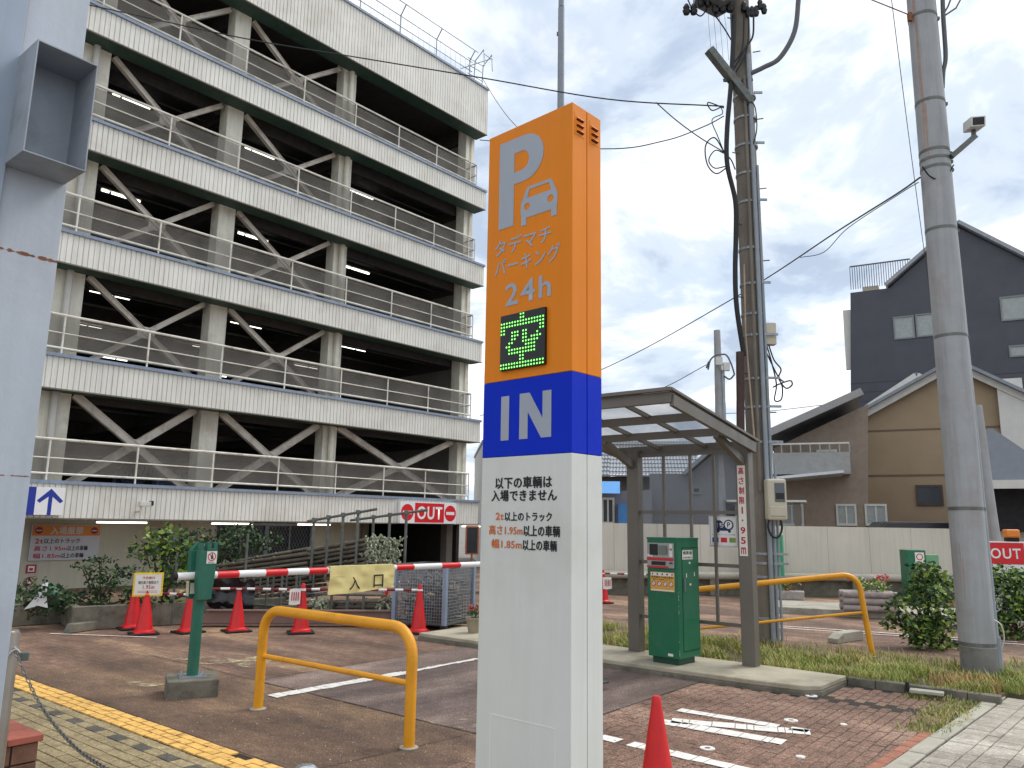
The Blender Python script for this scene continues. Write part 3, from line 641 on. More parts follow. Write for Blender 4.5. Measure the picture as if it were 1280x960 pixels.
for i, zt in enumerate(tops):
    zc_ = (bots+[16.42])[i+1] + .05
    fl = zt-.22
    for k, (a, b) in enumerate([(-23.2,-22.7),(-19.3,-18.8),(-15.74,-15.04),(-11.83,-11.33),(-7.92,-7.42),(-2.20,-1.74)]):
        if k == 5: MB().box(a, a+.16, .62, 1.04, fl, zc_+.3).box(a+.16, b-.16, .68, .98, fl, zc_+.3).box(b-.16, b, .62, 1.04, fl, zc_+.3).obj('column', cream_col, Gg)
        elif k == 4:
            MB().box(a, b, .66, 1.05, fl, zc_+.3).tube([(a+.25, .57, fl), (a+.25, .57, zc_+.2)], .09, 12).obj('column', cream_col, Gg)
        else: MB().box(a, b, .62, 1.06, fl, zc_+.3).obj('column', cream_col, Gg, bevel=.02)
    MB().box(-17.6, -15.76, .75, .9, fl, zc_+.3).obj('side_wall', cream_wall, Gg)
    # downpipe at the left column
    MB().tube([(-15.42, .53, fl), (-15.42, .53, zc_+.1)], .08, 10).obj('downpipe', white_trim, Gg)
    # cross bracing (H sections)
    bays = [(-15.04,-11.83),(-11.33,-7.92)] + ([(-7.42,-2.20)] if i == 0 else [])
    for a, b in bays:
        zb_, zt_ = fl+.12, zc_-.02
        for (p, q) in (((a+.1,zt_),(b-.1,zb_)), ((a+.1,zb_),(b-.1,zt_))):
            w_ = .17 if i == 0 else .115
            mb = MB(); off = .76 if p[1] > q[1] else .79
            mb.obox((p[0],off-.02,p[1]), (q[0],off-.02,q[1]), w_, .03, up=(0,1,0)); 
            d = Vector((q[0]-p[0],0,q[1]-p[1])).normalized(); nn = Vector((-d.z,0,d.x))
            for sgn in (-1, 1):
                A = Vector((p[0],off,p[1]))+nn*sgn*w_/2; B_ = Vector((q[0],off,q[1]))+nn*sgn*w_/2
                mb.obox(A, B_, .016, .13, up=(0,1,0))
            mb.obj('brace', brace_m, Gg)
        mx_, mz_ = (a+b)/2, (zb_+zt_)/2
        MB().box(mx_-.22, mx_+.22, 0.722, 0.736, mz_-.15, mz_+.15).obj('gusset_plate', brace_m, Gg)
    # guard rail
    mb = MB(); yy = .12
    for z, r_ in ((zt+.92,.032),(zt+.50,.015),(zt+.15,.026)): mb.tube([(U0, yy, z), (-2.1, yy, z)], r_, 6)
    for k in range(14):
        xp = [-2.42,-4.16,-5.93][k] if k < 3 else -7.76-1.945*(k-3)
        mb.tube([(xp, yy, zt), (xp, yy, zt+.92)], .022, 6)
    mb.tube([(-2.1,yy,zt),(-2.1,yy,zt+.92)], .026, 6)
    mb.tube([(-2.1,yy,zt+.92),(-2.1,.62,zt+.92)], .03, 6); mb.tube([(-2.1,yy,zt+.5),(-2.1,.62,zt+.5)], .016, 6)
    mb.obj('guard_rail', rail_m, Gg, smooth=True)
    MB().add([(U0,.20,zt+.12),(-2.1,.20,zt+.12),(-2.1,.20,zt+.9),(U0,.20,zt+.9)], [(0,1,2,3)]).obj('mesh_screen', net_m, Gg)
    # deck edge wall inside and end wall
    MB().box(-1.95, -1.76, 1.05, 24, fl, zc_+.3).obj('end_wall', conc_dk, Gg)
    MB().box(U0, -1.6, 23.8, 24, fl, zc_+.3).obj('added_back_wall', deck_dk, Gg)  # solid wall added across the back so the decks stay dark
    # fluorescent tubes
    for a, b in ((-14.1,-13.0),(-9.95,-8.85),(-5.75,-4.65)):
        for k2, (ya, sh) in enumerate(((3.0,0),(7.2,.9),(12,-.4))):
            zz = zt+2.36+(.06 if i else 0)
            if zz > zc_+.42: zz = zc_+.4
            f_ = MB().box(a+sh, b+sh, ya-.05, ya+.05, zz+.045, zz+.09).obj('light_fitting', white_trim, Gg)
            mid = (a+b)/2+sh - (.3 if i > 1 else -.1)
            MB().tube([(a+sh+.02,ya,zz),(mid-.03,ya,zz)], .03, 6).tube([(mid+.04,ya,zz),(b+sh-.02,ya,zz)], .03, 6).obj('tube', tube_m, f_)
def deck_car(label, u, y, z, mat, turn):
    a = rad(48.85); t = thing('parked_car', label, 'car', (u*cos(a)-y*sin(a), 29+u*sin(a)+y*cos(a), z), 48.85+turn)
    MB().prism([(-2.0,.25),(2.0,.25),(2.05,.6),(1.95,.82),(1.1,.98),(-1.9,1.0),(-2.05,.7)],-.84,.84).obj('body', mat, t, bevel=.06)
    MB().prism([(-1.85,.98),(1.05,.97),(.35,1.48),(-.2,1.55),(-1.35,1.52)],-.72,.72).obj('cabin', mat, t, bevel=.08)
    MB().add([(1.04,-.62,1.02),(1.04,.62,1.02),(.42,.56,1.46),(.42,-.56,1.46)],[(0,1,2,3)]).obj('windscreen', win_dk, t)
    for sy in (-.735,.735): MB().add([(.8,sy,1.04),(-1.5,sy,1.04),(-1.25,sy,1.42),(.25,sy,1.42)],[(0,1,2,3)]).obj('side_window', win_dk, t)
    for sy in (-.62,.62): MB().box(1.93,2.06,sy-.16,sy+.16,.62,.78).obj('headlight', win_lt, t, bevel=.02)
    for sx in (-1.3,1.3):
        for sy in (-.86,.72): MB().tube([(sx,sy,.31),(sx,sy+.14,.31)],.31,16).obj('wheel', rubber, t)
deck_car('silver car parked behind the mesh screen on the third deck up', -10.9, 4.6, tops[2]-.2, M('silver_paint',(186,190,194),.3,.3,var=.02), -80)
deck_car('blue-grey car parked on the lowest deck behind the second column', -10.6, 5.2, tops[0]-.2, M('blue_grey_paint',(96,108,130),.3,.3,var=.02), -95)
deck_car('pale car parked on the second deck of the right bay', -4.2, 5.4, tops[1]-.2, M('pearl_paint',(208,208,204),.3,.1,var=.02), -88)
# conduits under each ceiling (dark clutter)
mb = MB()
for i in range(5):
    z = (bots+[16.42])[i+1]+.12
    for y_ in (2.2, 3.8, 6.3): mb.tube([(U0,y_,z),(-1.8,y_,z)], .03, 5)
mb.obj('conduit', galv_dk, Gg)
# roof fence and ladder hoop
mb = MB(); zr = 18.38
for k in range(14):
    xp = -2.45 - k*1.75
    mb.tube([(xp,.3,zr),(xp,.3,zr+.95),(xp-.02,-.0,zr+1.25)], .022, 6)
for z, y_ in ((zr+.08,.3),(zr+.55,.3),(zr+.95,.3),(zr+1.25,0.0)): mb.tube([(U0,y_,z),(-2.3,y_,z)], .018, 5)
for k in range(90): mb.tube([(-2.4-k*.27,.3,zr+.08),(-2.4-k*.27,.3,zr+.95)], .005, 3, caps=False)
mb.obj('roof_fence', galv, Gg)
mb = MB()
for xp in (-2.25,-1.8): mb.tube([(xp,.25,zr),(xp,.2,zr+1.0),(xp-.1,-.35,zr+1.2),(xp-.1,-.4,zr+.5)], .022, 6)
for z in (.35,.7,1.0): mb.tube([(-2.6,.25,zr+z),(-1.8,.2,zr+z)], .018, 5)
mb.tube([(-2.9,.3,zr+.4),(-1.8,-.2,zr+1.15)], .016, 5); mb.tube([(-2.35,-.38,zr+1.0),(-1.9,-.38,zr+1.0)], .018, 5)
mb.obj('roof_ladder_frame', galv, Gg)
# ground storey
MB().box(-26,-10.55,2.0,2.2,0,1.68).obj('ground_wall', cream_wall, Gg)
MB().box(-10.55,-5.15,2.0,2.2,0,.60).box(-7.15,-5.15,2.0,2.2,.60,1.68).box(-10.55,-10.42,2.0,2.2,.6,1.68).obj('ground_wall', cream_wall, Gg)
lw = MB()
for a, b in ((-10.42,-8.75),(-8.75,-7.15)):
    lw.box(a,b,2.02,2.06,1.56,1.64).box(a,a+.06,2.02,2.06,.6,1.56).box(b-.06,b,2.02,2.06,.6,1.56).box((a+b)/2-.02,(a+b)/2+.02,2.02,2.06,.6,1.56)
lwo = lw.obj('window_frame', galv, Gg)
MB().rect(-10.4,-7.15,.6,1.6,2.09).obj('pane', win_dk, lwo)
gr = MB()
for k in range(60):
    x = -10.4+k*.11
    if x < -7.2:
        z0_, z1_ = .6, 1.58
        gr.obox((x,2.0,z0_),(min(x+.55,-7.15),2.0,z0_+(min(x+.55,-7.15)-x)/.55*.98),.006,.006,up=(0,1,0)); gr.obox((x,1.995,z1_),(min(x+.55,-7.15),1.995,z1_-(min(x+.55,-7.15)-x)/.55*.98),.006,.006,up=(0,1,0))
gr.obj('lattice', galv, lwo)
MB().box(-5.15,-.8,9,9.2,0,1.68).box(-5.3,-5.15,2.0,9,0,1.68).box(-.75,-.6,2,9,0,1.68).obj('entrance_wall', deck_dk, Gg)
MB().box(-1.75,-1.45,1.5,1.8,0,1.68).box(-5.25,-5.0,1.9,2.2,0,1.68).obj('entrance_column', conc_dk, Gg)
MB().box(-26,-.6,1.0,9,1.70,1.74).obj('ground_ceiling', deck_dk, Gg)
for a, b in ((-14.05,-12.8),(-11.1,-9.85),(-8.4,-7.2),(-1.5,-.5)):
    f_ = MB().box(a,b,.95,1.05,1.64,1.69).obj('light_fitting', white_trim, Gg)
    MB().tube([(a+.02,1.0,1.615),(b-.02,1.0,1.615)], .022, 6).obj('tube', tube_m, f_)
wv = MB().box(-12.15,-11.60,1.97,2.0,.85,1.38).obj('wall_vent', galv, Gg)
MB().rect(-12.11,-11.64,.89,1.34,1.966).obj('pane', win_dk, wv)
lb = MB()
# right end: lower neighbouring white building seen past the corner
nb_ = thing('panel_building', 'plain cream panel building just past the end of the car park', 'building', (-1.2, 33, 0), 5)
MB().box(0,5.5,0,8,0,5.1).obj('wall', M('white_cladding', (214,214,206), .6, var=.04, scale=1, streak=.08), nb_)
for z in (2.0, 3.6): MB().box(.0,5.5,-.012,.001,z,z+.03).obj('cladding_joint', conc_dk, nb_)
MB().box(-.05,5.55,-.06,8.05,5.1,5.22).obj('coping', trim, nb_)

# signs on the garage
def gsign(name, label, x0, x1, z0, z1, y, cat='sign', border=None):
    a = rad(48.85); t = thing(name, label, cat, (x0*cos(a)-y*sin(a), 29+x0*sin(a)+y*cos(a), z0), 48.85)
    return t, x1-x0, z1-z0
t, W, H_ = gsign('arrow_sign', 'white sign with a blue up arrow on the lowest garage parapet', -15.93, -15.19, 1.765, 2.365, -.10)
box('panel', white_sign, t, 0, W, 0, .07, 0, H_, .004)
MB().rect(0.0,.16,.0,H_,-.002).obj('blue_band', blue_let, t)
MB().add([(x,-.002,z) for x, z in [(.415,0),(.495,0),(.495,.40),(.66,.26),(.72,.31),(.455,.575),(.19,.31),(.25,.26),(.415,.40)]], [(0,1,2,5,8),(2,3,4,5),(5,6,7,8)]).obj('arrow', blue_let, t)
t, W, H_ = gsign('out_sign', 'red and white OUT sign with two no-entry discs on the lowest parapet', -5.42, -2.92, 1.70, 2.385, -.14)
box('panel', white_sign, t, 0, W, 0, .12, 0, H_, .004)
MB().rect(.62,1.92,.03,H_-.03,-.002).obj('red_field', red_sign, t)
lettering('lettering', 'OUT', .72, 1.83, .13, .55, -.004, white_sign, t, .03)
for cx_ in (.30, 2.21):
    d_ = MB().disc((cx_,-.002,H_/2), .265, 28).obj('no_entry_disc', red_sign, t); MB().rect(cx_-.19,cx_+.19,H_/2-.05,H_/2+.05,-.004).obj('bar', white_sign, d_)
t, W, H_ = gsign('warning_sign', 'large wall sign with orange header listing truck, height and width limits', -15.12, -13.54, .69, 1.545, 1.93)
box('panel', M('pale_sign_grey', (196,198,204), .5, var=.04), t, 0, W, 0, .05, 0, H_, .004)
MB().rect(.02,W-.02,H_-.27,H_-.02,-.002).obj('orange_header', M('sign_orange', (214,130,50), .5, var=.05), t)
lettering('lettering', '入場厳禁', .42, 1.16, H_-.235, H_-.05, -.004, pale_let, t, .03)
for cx_ in (.16, W-.16):
    d_ = MB().disc((cx_,-.004,H_-.145), .085, 20).obj('no_entry_disc', M('dull_red', (140,40,36), .5, var=0), t); MB().rect(cx_-.06,cx_+.06,H_-.157,H_-.133,-.006).obj('bar', pale_let, d_)
for a_, b_, k, xm in (('2t','以上のトラック',0,.28), ('高さ1.95m','以上の車輌',1,.82), ('幅1.85m','以上の車輌',2,.70)):
    z_ = .40-k*.175; lettering('lettering', a_, .10, xm, z_, z_+.12, -.004, red_let, t, .03); lettering('lettering', b_, xm+.02, 1.30-.08*(k == 2)-.2*(k == 0), z_, z_+.12, -.004, black_let, t, .03)
for z_, lbz in ((.40,'square'),(.12,'round')):
    t, W, H_ = gsign('prohibition_sign', 'small red %s prohibition sticker on the cream wall under the large sign' % lbz, -15.12, -14.90, z_, z_+.2, 1.985)
    if lbz == 'square':
        MB().rect(0,W,0,H_,0).rect(.04,W-.04,.035,H_-.035,-.002,1).box(.07,.15,-.003,-.0025,.06,.12).obj('face', [red_let, white_sign], t)
    else: MB().disc((W/2,0,H_/2),.1,20).disc((W/2,-.002,H_/2),.065,20,1).box(.06,.16,-.004,-.003,.09,.11).obj('face', [red_let, white_sign], t)
t, W, H_ = gsign('security_camera', 'small white security camera on the lowest parapet above the shrubs', -13.6, -13.3, 1.95, 2.1, -.30, 'camera')
MB().box(.0,.30,.0,.13,.06,.17).obj('housing', white_trim, t, bevel=.01); MB().box(.26,.31,-.01,.14,.08,.19).obj('hood', rubber, t); MB().tube([(.05,.07,.06),(.05,.07,-.06),(.05,.3,-.06)],.03,8).obj('bracket', white_trim, t)
# traffic mirror at the garage exit
mp_ = PX(590,675,25.5)
t = thing('traffic_mirror', 'round orange-rimmed traffic mirror in the dark garage exit', 'mirror', (mp_.x, mp_.y, 0), 10)
MB().tube([(0,0,0),(0,0,1.0)],.03,8).obj('post', wood_o, t); MB().box(-.22,.22,-.06,0,.75,1.65).obj('rim', M('orange_rim',(170,96,60),.5),t,bevel=.05); MB().box(-.17,.17,-.075,-.06,.80,1.60).obj('mirror_glass', win_dk, t, bevel=.04)

# ------------------------------------------------------------------ steel gate pillar with open box, close on the left
t = thing('steel_pillar', 'pale blue-grey painted steel pillar with rusty weld seams at the left edge', 'pillar', (-2.245, 3.3, 0), 51)
MB().box(.012,.288,.25,.55,0,5.6).obj('column', steel_blue, t, bevel=.003)
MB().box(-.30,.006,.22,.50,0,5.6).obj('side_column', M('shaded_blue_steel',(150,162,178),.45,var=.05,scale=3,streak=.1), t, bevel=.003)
mb = MB(); R_ = random.Random(3)
for zz, hh_ in ((2.985,.011), (1.93,.004)):
    x = .0; hp = hh_*.5
    while x < .287:
        l_ = R_.uniform(.004,.012); h_ = hh_*R_.uniform(.3,1.0)*(1 if mathutils.noise.noise(Vector((x*30,zz,0))) > -.12 else .05)
        x1_ = min(x+l_, .288)
        mb.add([(x,.2492,zz-hp*.8),(x1_,.2492,zz-h_*.8),(x1_,.2492,zz+h_),(x,.2492,zz+hp)],[(0,1,2,3)])
        hp = h_; x = x1_
mb.box(.0055,.0115,.24,.26,0,5.6)
mb.obj('rust_seam', rust, t)
bx = thing('open_box', 'open-fronted grey steel box fixed high on the pale blue pillar', 'steel box', (-2.245, 3.3, 0), 51)
sh = .006; X0, X1, Z0, Z1 = 0, .273, 3.387, 3.947; steel_in = M('box_grey_shaded', (150,157,166), .55, var=.08, scale=4, dirt=(84,88,92), dscale=3, damt=.4)  # greyer paint, with the shade inside the box put into its colour
MB().box(X0,X0+sh,0,.2475,Z0,Z1).obj('side_panel', steel_in, bx); MB().box(X1-sh,X1,0,.2475,Z0,Z1).obj('side_panel', steel_in, bx)
MB().box(X0+sh,X1-sh,0,.2475,Z1-sh,Z1).obj('top_panel', steel_in, bx); MB().box(X0+sh,X1-sh,0,.2475,Z0,Z0+sh).obj('bottom_panel', steel_in, bx)
MB().box(X0+sh,X1-sh,.235,.2475,Z0+sh,Z1-sh).obj('back_panel', steel_in, bx)
# chain bollard, padlock, chain
bp = Vector((-2.83, 4.30, 0))
bp = PX(11, 800, 4.55); 
chain_m = M('dull_chain', (120,118,112), .45, .6, var=.2, scale=20)
t = thing('chain_post', 'stainless steel chain bollard half hidden behind the blue pillar', 'bollard', (bp.x-.02, bp.y, 0))
zt_ = PX(11,787,4.55).z
MB().lathe([(.070,0),(.070,zt_-.02),(.060,zt_-.004),(.03,zt_)], 24).obj('post', M('bollard_steel',(138,132,124),.4,.5,var=.1,scale=4), t, smooth=True); MB().tube([(.05,-.01,zt_-.10),(.085,-.02,zt_-.10)],.012,8).obj('hook', chrome, t)
lk = PX(25, 820, 4.45)
t = thing('padlock', 'grey padlock joining the chain to the steel bollard', 'padlock', lk, 20)
MB().box(-.01,.045,-.015,.015,-.025,.02).obj('body', galv_dk, t, bevel=.005); MB().tube(bez([(0,0,.015),(-.02,0,.035),(-.045,0,.02),(-.05,0,0)],5),.006,6).obj('shackle', chrome, t)
mb = MB(); A = PX(18,812,4.45); Cc = PX(140,972,3.6); pts = []
ctl = bez([A, PX(50,880,4.25), PX(90,930,3.95), PX(132,960,3.6), PX(190,985,3.0)], 40)
acc = 0; last = ctl[0]; k = 0; Lk_ = .022
for i in range(1, len(ctl)):
    acc += (ctl[i]-ctl[i-1]).length
    if acc >= Lk_:
        acc = 0; d = (ctl[i]-last).normalized(); c0 = (ctl[i]+last)/2; last = ctl[i]
        side = d.cross(Vector((0,0,1))).normalized(); upv = side.cross(d); s_ = side if k % 2 else upv; k += 1
        loop = [c0 + d*.0165*cos(a)+s_*.0085*sin(a) for a in [2*pi*q/8 for q in range(9)]]
        mb.tube(loop, .0034, 5, caps=False)
o = mb.obj('chain', chain_m, None, smooth=True); tag(o, 'steel link chain sagging from the bollard towards the viewer', 'chain')
# silver dome bollard top near the bottom edge
q = GR(382, 985); q = PX(382, 962, 4.9)
t = thing('dome_bollard', 'shiny stainless dome-topped bollard at the bottom edge of the entrance', 'bollard', (q.x, q.y, 0)); zt_ = q.z
t_o = MB().lathe([(.085,0),(.085,zt_-.03),(.075,zt_),(.05,zt_+.022),(.02,zt_+.03)], 28).obj('post', chrome, t, smooth=True)
# brick planter bottom-left
pc = GR(52, 917, .40)
t = thing('brick_planter', 'low brick-faced planter with red tile coping behind the steel pillar', 'planter', (pc.x, pc.y, 0), -39)
MB().box(-1.6,-.012,-1.4,-.012,0,.355).obj('core', M('dark_mortar',(60,50,46),.9), t)
bk = M('brown_brick',(104,72,58),.75,var=.25,scale=14,bump=.4,bscale=60,rnd=.15); cp = M('red_tile',(152,82,68),.6,var=.2,scale=10,rnd=.18,dirt=(90,66,56),dscale=5,damt=.5)
for r_ in range(3):
    for k in range(9): MB().box(-.03,.0,-.012-k*.155-.145,-.012-k*.155,.008+r_*.118,.008+r_*.118+.108).obj('brick', bk, t, bevel=.004)
    for k in range(9): MB().box(-.012-k*.155-.145 - (.025 if k == 0 else 0),-.012-k*.155 - (.025 if k == 0 else 0),-.03,.0,.008+r_*.118,.008+r_*.118+.108).obj('brick', bk, t, bevel=.004)
for k in range(7):
    y1_ = .012-k*.21
    MB().box(-.098,.012,y1_-.204,y1_,.357,.40).obj('coping_tile', cp, t, bevel=.006)
    for j in range(3): MB().box(-.208-j*.21-.0,-.104-j*.21+.0 if j == 0 else -.214-(j-1)*.21,y1_-.204,y1_,.357,.398).obj('coping_tile', cp, t, bevel=.006) if j == 0 else MB().box(-.214-j*.205,-.214-(j-1)*.205-.006,y1_-.204,y1_,.357,.398).obj('coping_tile', cp, t, bevel=.006)

# ------------------------------------------------------------------ yellow hoop rails
def hoop(name, label, loc, rz, L_, h, r_, tilt=0):
    t = thing(name, label, 'hoop rail', loc, rz, 'yellow steel hoop rails'); br = .22
    pts = [(-L_,0,-.03),(-L_,0,h-br)] + [(-L_+br-br*cos(a),0,h-br+br*sin(a)) for a in [pi/2*k/7 for k in range(1,8)]] + [(-br+br*sin(a),0,h-br+br*cos(a)) for a in [pi/2*k/7 for k in range(0,8)]] + [(0,0,-.03)]
    MB().tube(pts, r_, 18).obj('hoop', yellow_p, t, smooth=True)
    MB().tube([(-L_,0,h*.53),(0,0,h*.53)], r_*.52, 12).obj('mid_bar', yellow_p, t, smooth=True)
    for x in (-L_, 0): MB().lathe([(.075,0),(.075,.008),(.045,.012)], 18, (x,0,0)).obj('foot_ring', conc, t)
    return t
hoop('hoop_rail', 'yellow steel hoop rail standing in front of the entrance barrier', (-.764, 6.513, 0), -37.2, 1.965, .905, .0445)
q = GR(1091,821)
t2 = hoop('hoop_rail', 'leaning yellow hoop rail with rusty foot in the grass by the meter pole', (q.x, q.y, .0), -2, 2.9, 1.13, .040)
t2.rotation_euler = (rad(-2), rad(-6.5), rad(-2))

# ------------------------------------------------------------------ traffic cones
def cone(label, x, y, h=.72, s=1.0, proto=[None]):
    if proto[0] is None:
        t = thing('traffic_cone', label, 'traffic cone', (x,y,.0), 0, 'red traffic cones')
        MB().lathe([(.160,.03),(.155,.050),(.124,.070),(.032,.66),(.030,.69),(.022,.708),(.008,.712)], 28).obj('cone_body', cone_red, t, smooth=True)
        MB().prismz([(-.20,-.18),(-.18,-.20),(.18,-.20),(.20,-.18),(.20,.18),(.18,.20),(-.18,.20),(-.20,.18)], 0.0, .022).obj('base', rubber, t, bevel=.005)
        MB().prismz([(-.15,-.13),(-.13,-.15),(.13,-.15),(.15,-.13),(.15,.13),(.13,.15),(-.13,.15),(-.15,.13)], 0.022, .034).obj('flange', cone_red, t, bevel=.004)
        proto[0] = t
    else: t = dup(proto[0], None, label, (x,y,0))
    t.rotation_euler = (0, 0, random.uniform(0,1.2)); t.scale = (1,1,h/.712); return t
ct = GR(820.5, 869, .7)
c0 = cone('large red cone in the foreground beside the white pylon', ct.x, ct.y, .70)
cps = [('red cone directly behind the cone that carries the 1.95m notice', -6.00, 12.9, .74), ('red cone carrying the yellow-framed 1.95m notice', -5.56, 12.35, .70), ('red cone hidden behind the green barrier post', -4.98, 12.6, .72),
       ('red cone to the right of the green post with nothing attached', -4.30, 12.8, .66), ('red cone wearing a white paper notice near the middle of the bar', -3.27, 12.75, .76), ('red cone in front of the mesh cage', -1.435, 12.95, .76),
       ('far red cone behind the scaffold pipes', -2.2, 14.3, .74), ('far red cone with white paper to the right of the pylon', 2.16, 18.3, .74)]
cs = [cone(*c_) for c_ in cps]
# notice on the second cone
t = thing('height_notice', 'yellow-framed 1.95m height notice clipped on a cone', 'notice board', (-5.56, 12.35, -.15), 24)
MB().box(-.21,.21,-.03,-.005,.705,1.06).obj('frame', yellow_s, t, bevel=.006); MB().rect(-.185,.185,.73,1.035,-.0325).obj('face', paper_m, t)
lettering('lettering','1.95m',-.07,.09,.815,.875,-.035,red_let,t,.02); lettering('lettering','場内高さ制限あり',-.14,.14,.89,.94,-.035,black_let,t,.01); lettering('lettering','予告案内',-.085,.085,.965,1.005,-.035,red_let,t,.01)
for k in range(2): MB().rect(-.14,.14,.785-k*.02,.79-k*.02,-.035).obj('text_line', red_let, t)
MB().lathe([(.05,.60),(.04,.70),(.045,.75)],12).obj('clip', yellow_s, t)
# paper on cone 378 and the far one
for (x, y, z, w_, h_, rz_, lb_) in [(-3.36,12.62,.44,.17,.24,12,'crumpled white paper notice taped to a cone by the yellow rail'), (2.24,18.15,.32,.2,.26,8,'white paper hanging on the far cone right of the pylon')]:
    t = thing('paper_notice', lb_, 'notice', (x,y,z), rz_); 
    o = MB().add([(-w_/2,-.012,0),(0,.004,-.008),(w_/2,-.01,.01),(w_/2,.0,h_),(0,.01,h_+.008),(-w_/2,.0,h_-.01)], [(0,1,4,5),(1,2,3,4)]).obj('sheet', paper_m, t)
    lm = MB(); 
    for k in range(4): lm.rect(-w_*.3+k*w_*.19,-w_*.22+k*w_*.19,h_*.25,h_*.8,-.018)
    lm.obj('text_columns', red_let, t); t.rotation_euler = (rad(-6),0,rad(rz_))
# red and white cone bars
def cbar(a, b, z, label, r_=.019, seg=.12):
    t = thing('cone_bar', label, 'cone bar', ((a[0]+b[0])/2,(a[1]+b[1])/2,z), math.degrees(math.atan2(b[1]-a[1], b[0]-a[0])), 'striped bars linking cones')
    L_ = math.hypot(b[0]-a[0], b[1]-a[1]); n_ = int(L_/seg); mb1, mb2 = MB(), MB()
    for k in range(n_):
        x0_ = -L_/2+k*L_/n_; (mb1 if k % 2 else mb2).tube([(x0_,0,0),(x0_+L_/n_,0,0)], r_, 8)
    mb1.obj('white_band', white_sign, t); mb2.obj('red_band', cone_rd2, t)
    for x in (-L_/2, L_/2): MB().lathe([(.05,-.012),(.05,.012)],12,(x,0,0)).obj('end_ring', white_sign, t)
cz = .655
cbar((-6.0,12.9),(-4.98,12.6),cz-.09,'striped bar from the left cones to the post')
cbar((-4.98,12.6),(-4.30,12.8),cz,'short striped bar behind the green gate box')
cbar((-4.30,12.8),(-3.27,12.75),cz,'striped bar in front of the scaffold racks',)
cbar((-3.27,12.75),(-1.435,12.95),cz+.01,'longest striped bar ending at the cone by the cage',seg=.13)
cbar((-2.2,14.3),(-1.0,14.8),cz+.02,'far striped bar seen behind the yellow banner')
cbar((2.16,18.3),(3.9,17.9),cz,'distant striped bar running right from the far cone',seg=.16)

# ------------------------------------------------------------------ entrance barrier gate
ga = 48.5; gx, gy = -3.20, 8.30
t = thing('gate_barrier', 'dark green entrance barrier post with forked arm housing on a concrete block', 'barrier gate', (gx,gy,0), ga)
o = MB().box(-.24,.24,-.24,.24,-.02,.17).obj('concrete_block', conc_old, t, bevel=.012); o.rotation_euler = (0,0,rad(-23))
fp = MB().box(-.13,.13,-.13,.13,.17,.182).obj('foot_plate', galv, t); fp.rotation_euler = (0,0,rad(-23))
for sx in (-.1,.1):
    for sy in (-.1,.1): MB().lathe([(.014,.182),(.014,.205),(.006,.206),(.006,.22)],6,(sx,sy,0)).obj('bolt', chrome, fp)
MB().tube([(0,0,.18),(0,0,.95)],.056,20).obj('post', green_p, t, smooth=True)
hx = .13
MB().prism([(-.07,.93),(.075,.93),(.11,1.36),(.11,1.42),(-.09,1.42),(-.09,1.10)],-.115,-.045).obj('front_housing', green_p, t, bevel=.004)
MB().prism([(-.085,1.42),(-.085,1.46),(-.065,1.50),(-.05,1.50),(-.05,1.42)],-.11,-.05).prism([(-.01,1.42),(-.01,1.505),(.025,1.505),(.025,1.445),(.062,1.445),(.062,1.505),(.105,1.505),(.105,1.42)],-.11,-.05).obj('front_fork', green_p, t, bevel=.002)
MB().prism([(-.085,.93),(.07,.93),(.085,1.42),(-.10,1.42)],.045,.12).prism([(-.10,1.42),(.06,1.42),(-.02,1.51)],.05,.115).obj('rear_housing', green_p, t, bevel=.004)
st = MB().rect(-.012,.098,1.29,1.415,-.1175).obj('sticker', paper_m, t)
MB().disc((.043,-.119,1.36),.045,22,r0=.036).obj('red_ring', red_let, st); MB().obox((.013,-.1195,1.39),(.072,-.1195,1.33),.006,.001,up=(0,1,0)).obj('slash', red_let, st)
MB().disc((.045,-.119,1.385),.008,8).add([(x-.015,-.119,z) for x, z in [(.045,1.375),(.07,1.375),(.075,1.35),(.068,1.335),(.05,1.335)]],[(0,1,2,3,4)]).obj('person_symbol', black_let, st)
lettering('lettering','通行禁止',.005,.08,1.296,1.308,-.119,black_let,st,.01)
s2 = MB().rect(-.08,-.03,.98,1.09,.044).obj('notice_strip', paper_m, t)
MB().add([(-.0935,.05,1.11),(-.0885,.05,.96),(-.0885,.112,.96),(-.0935,.112,1.11)],[(0,1,2,3)]).obj('faded_label', M('faded_label',(200,186,156),.7,var=.2,scale=30), t)
arm = thing('barrier_arm', 'red and white striped barrier arm resting in the green gate post', 'barrier arm', (gx,gy,1.165), ga)
x = -.24; segs = [(.30,0),(.10,1),(.0,0)]
bounds = [-.26,.17,.42,.74,1.02,1.30,1.56,2.62,2.92,3.42,3.78,4.28,4.60,5.1,5.4]
for i in range(len(bounds)-1): MB().tube([(bounds[i],0,0),(bounds[i+1],0,0)], .038, 16).obj('red_section' if i % 2 else 'white_section', red_sign if i % 2 else white_sign, arm, smooth=True)
MB().tube([(-.30,0,0),(-.26,0,0)],.043,16).obj('end_cap', rubber, arm)
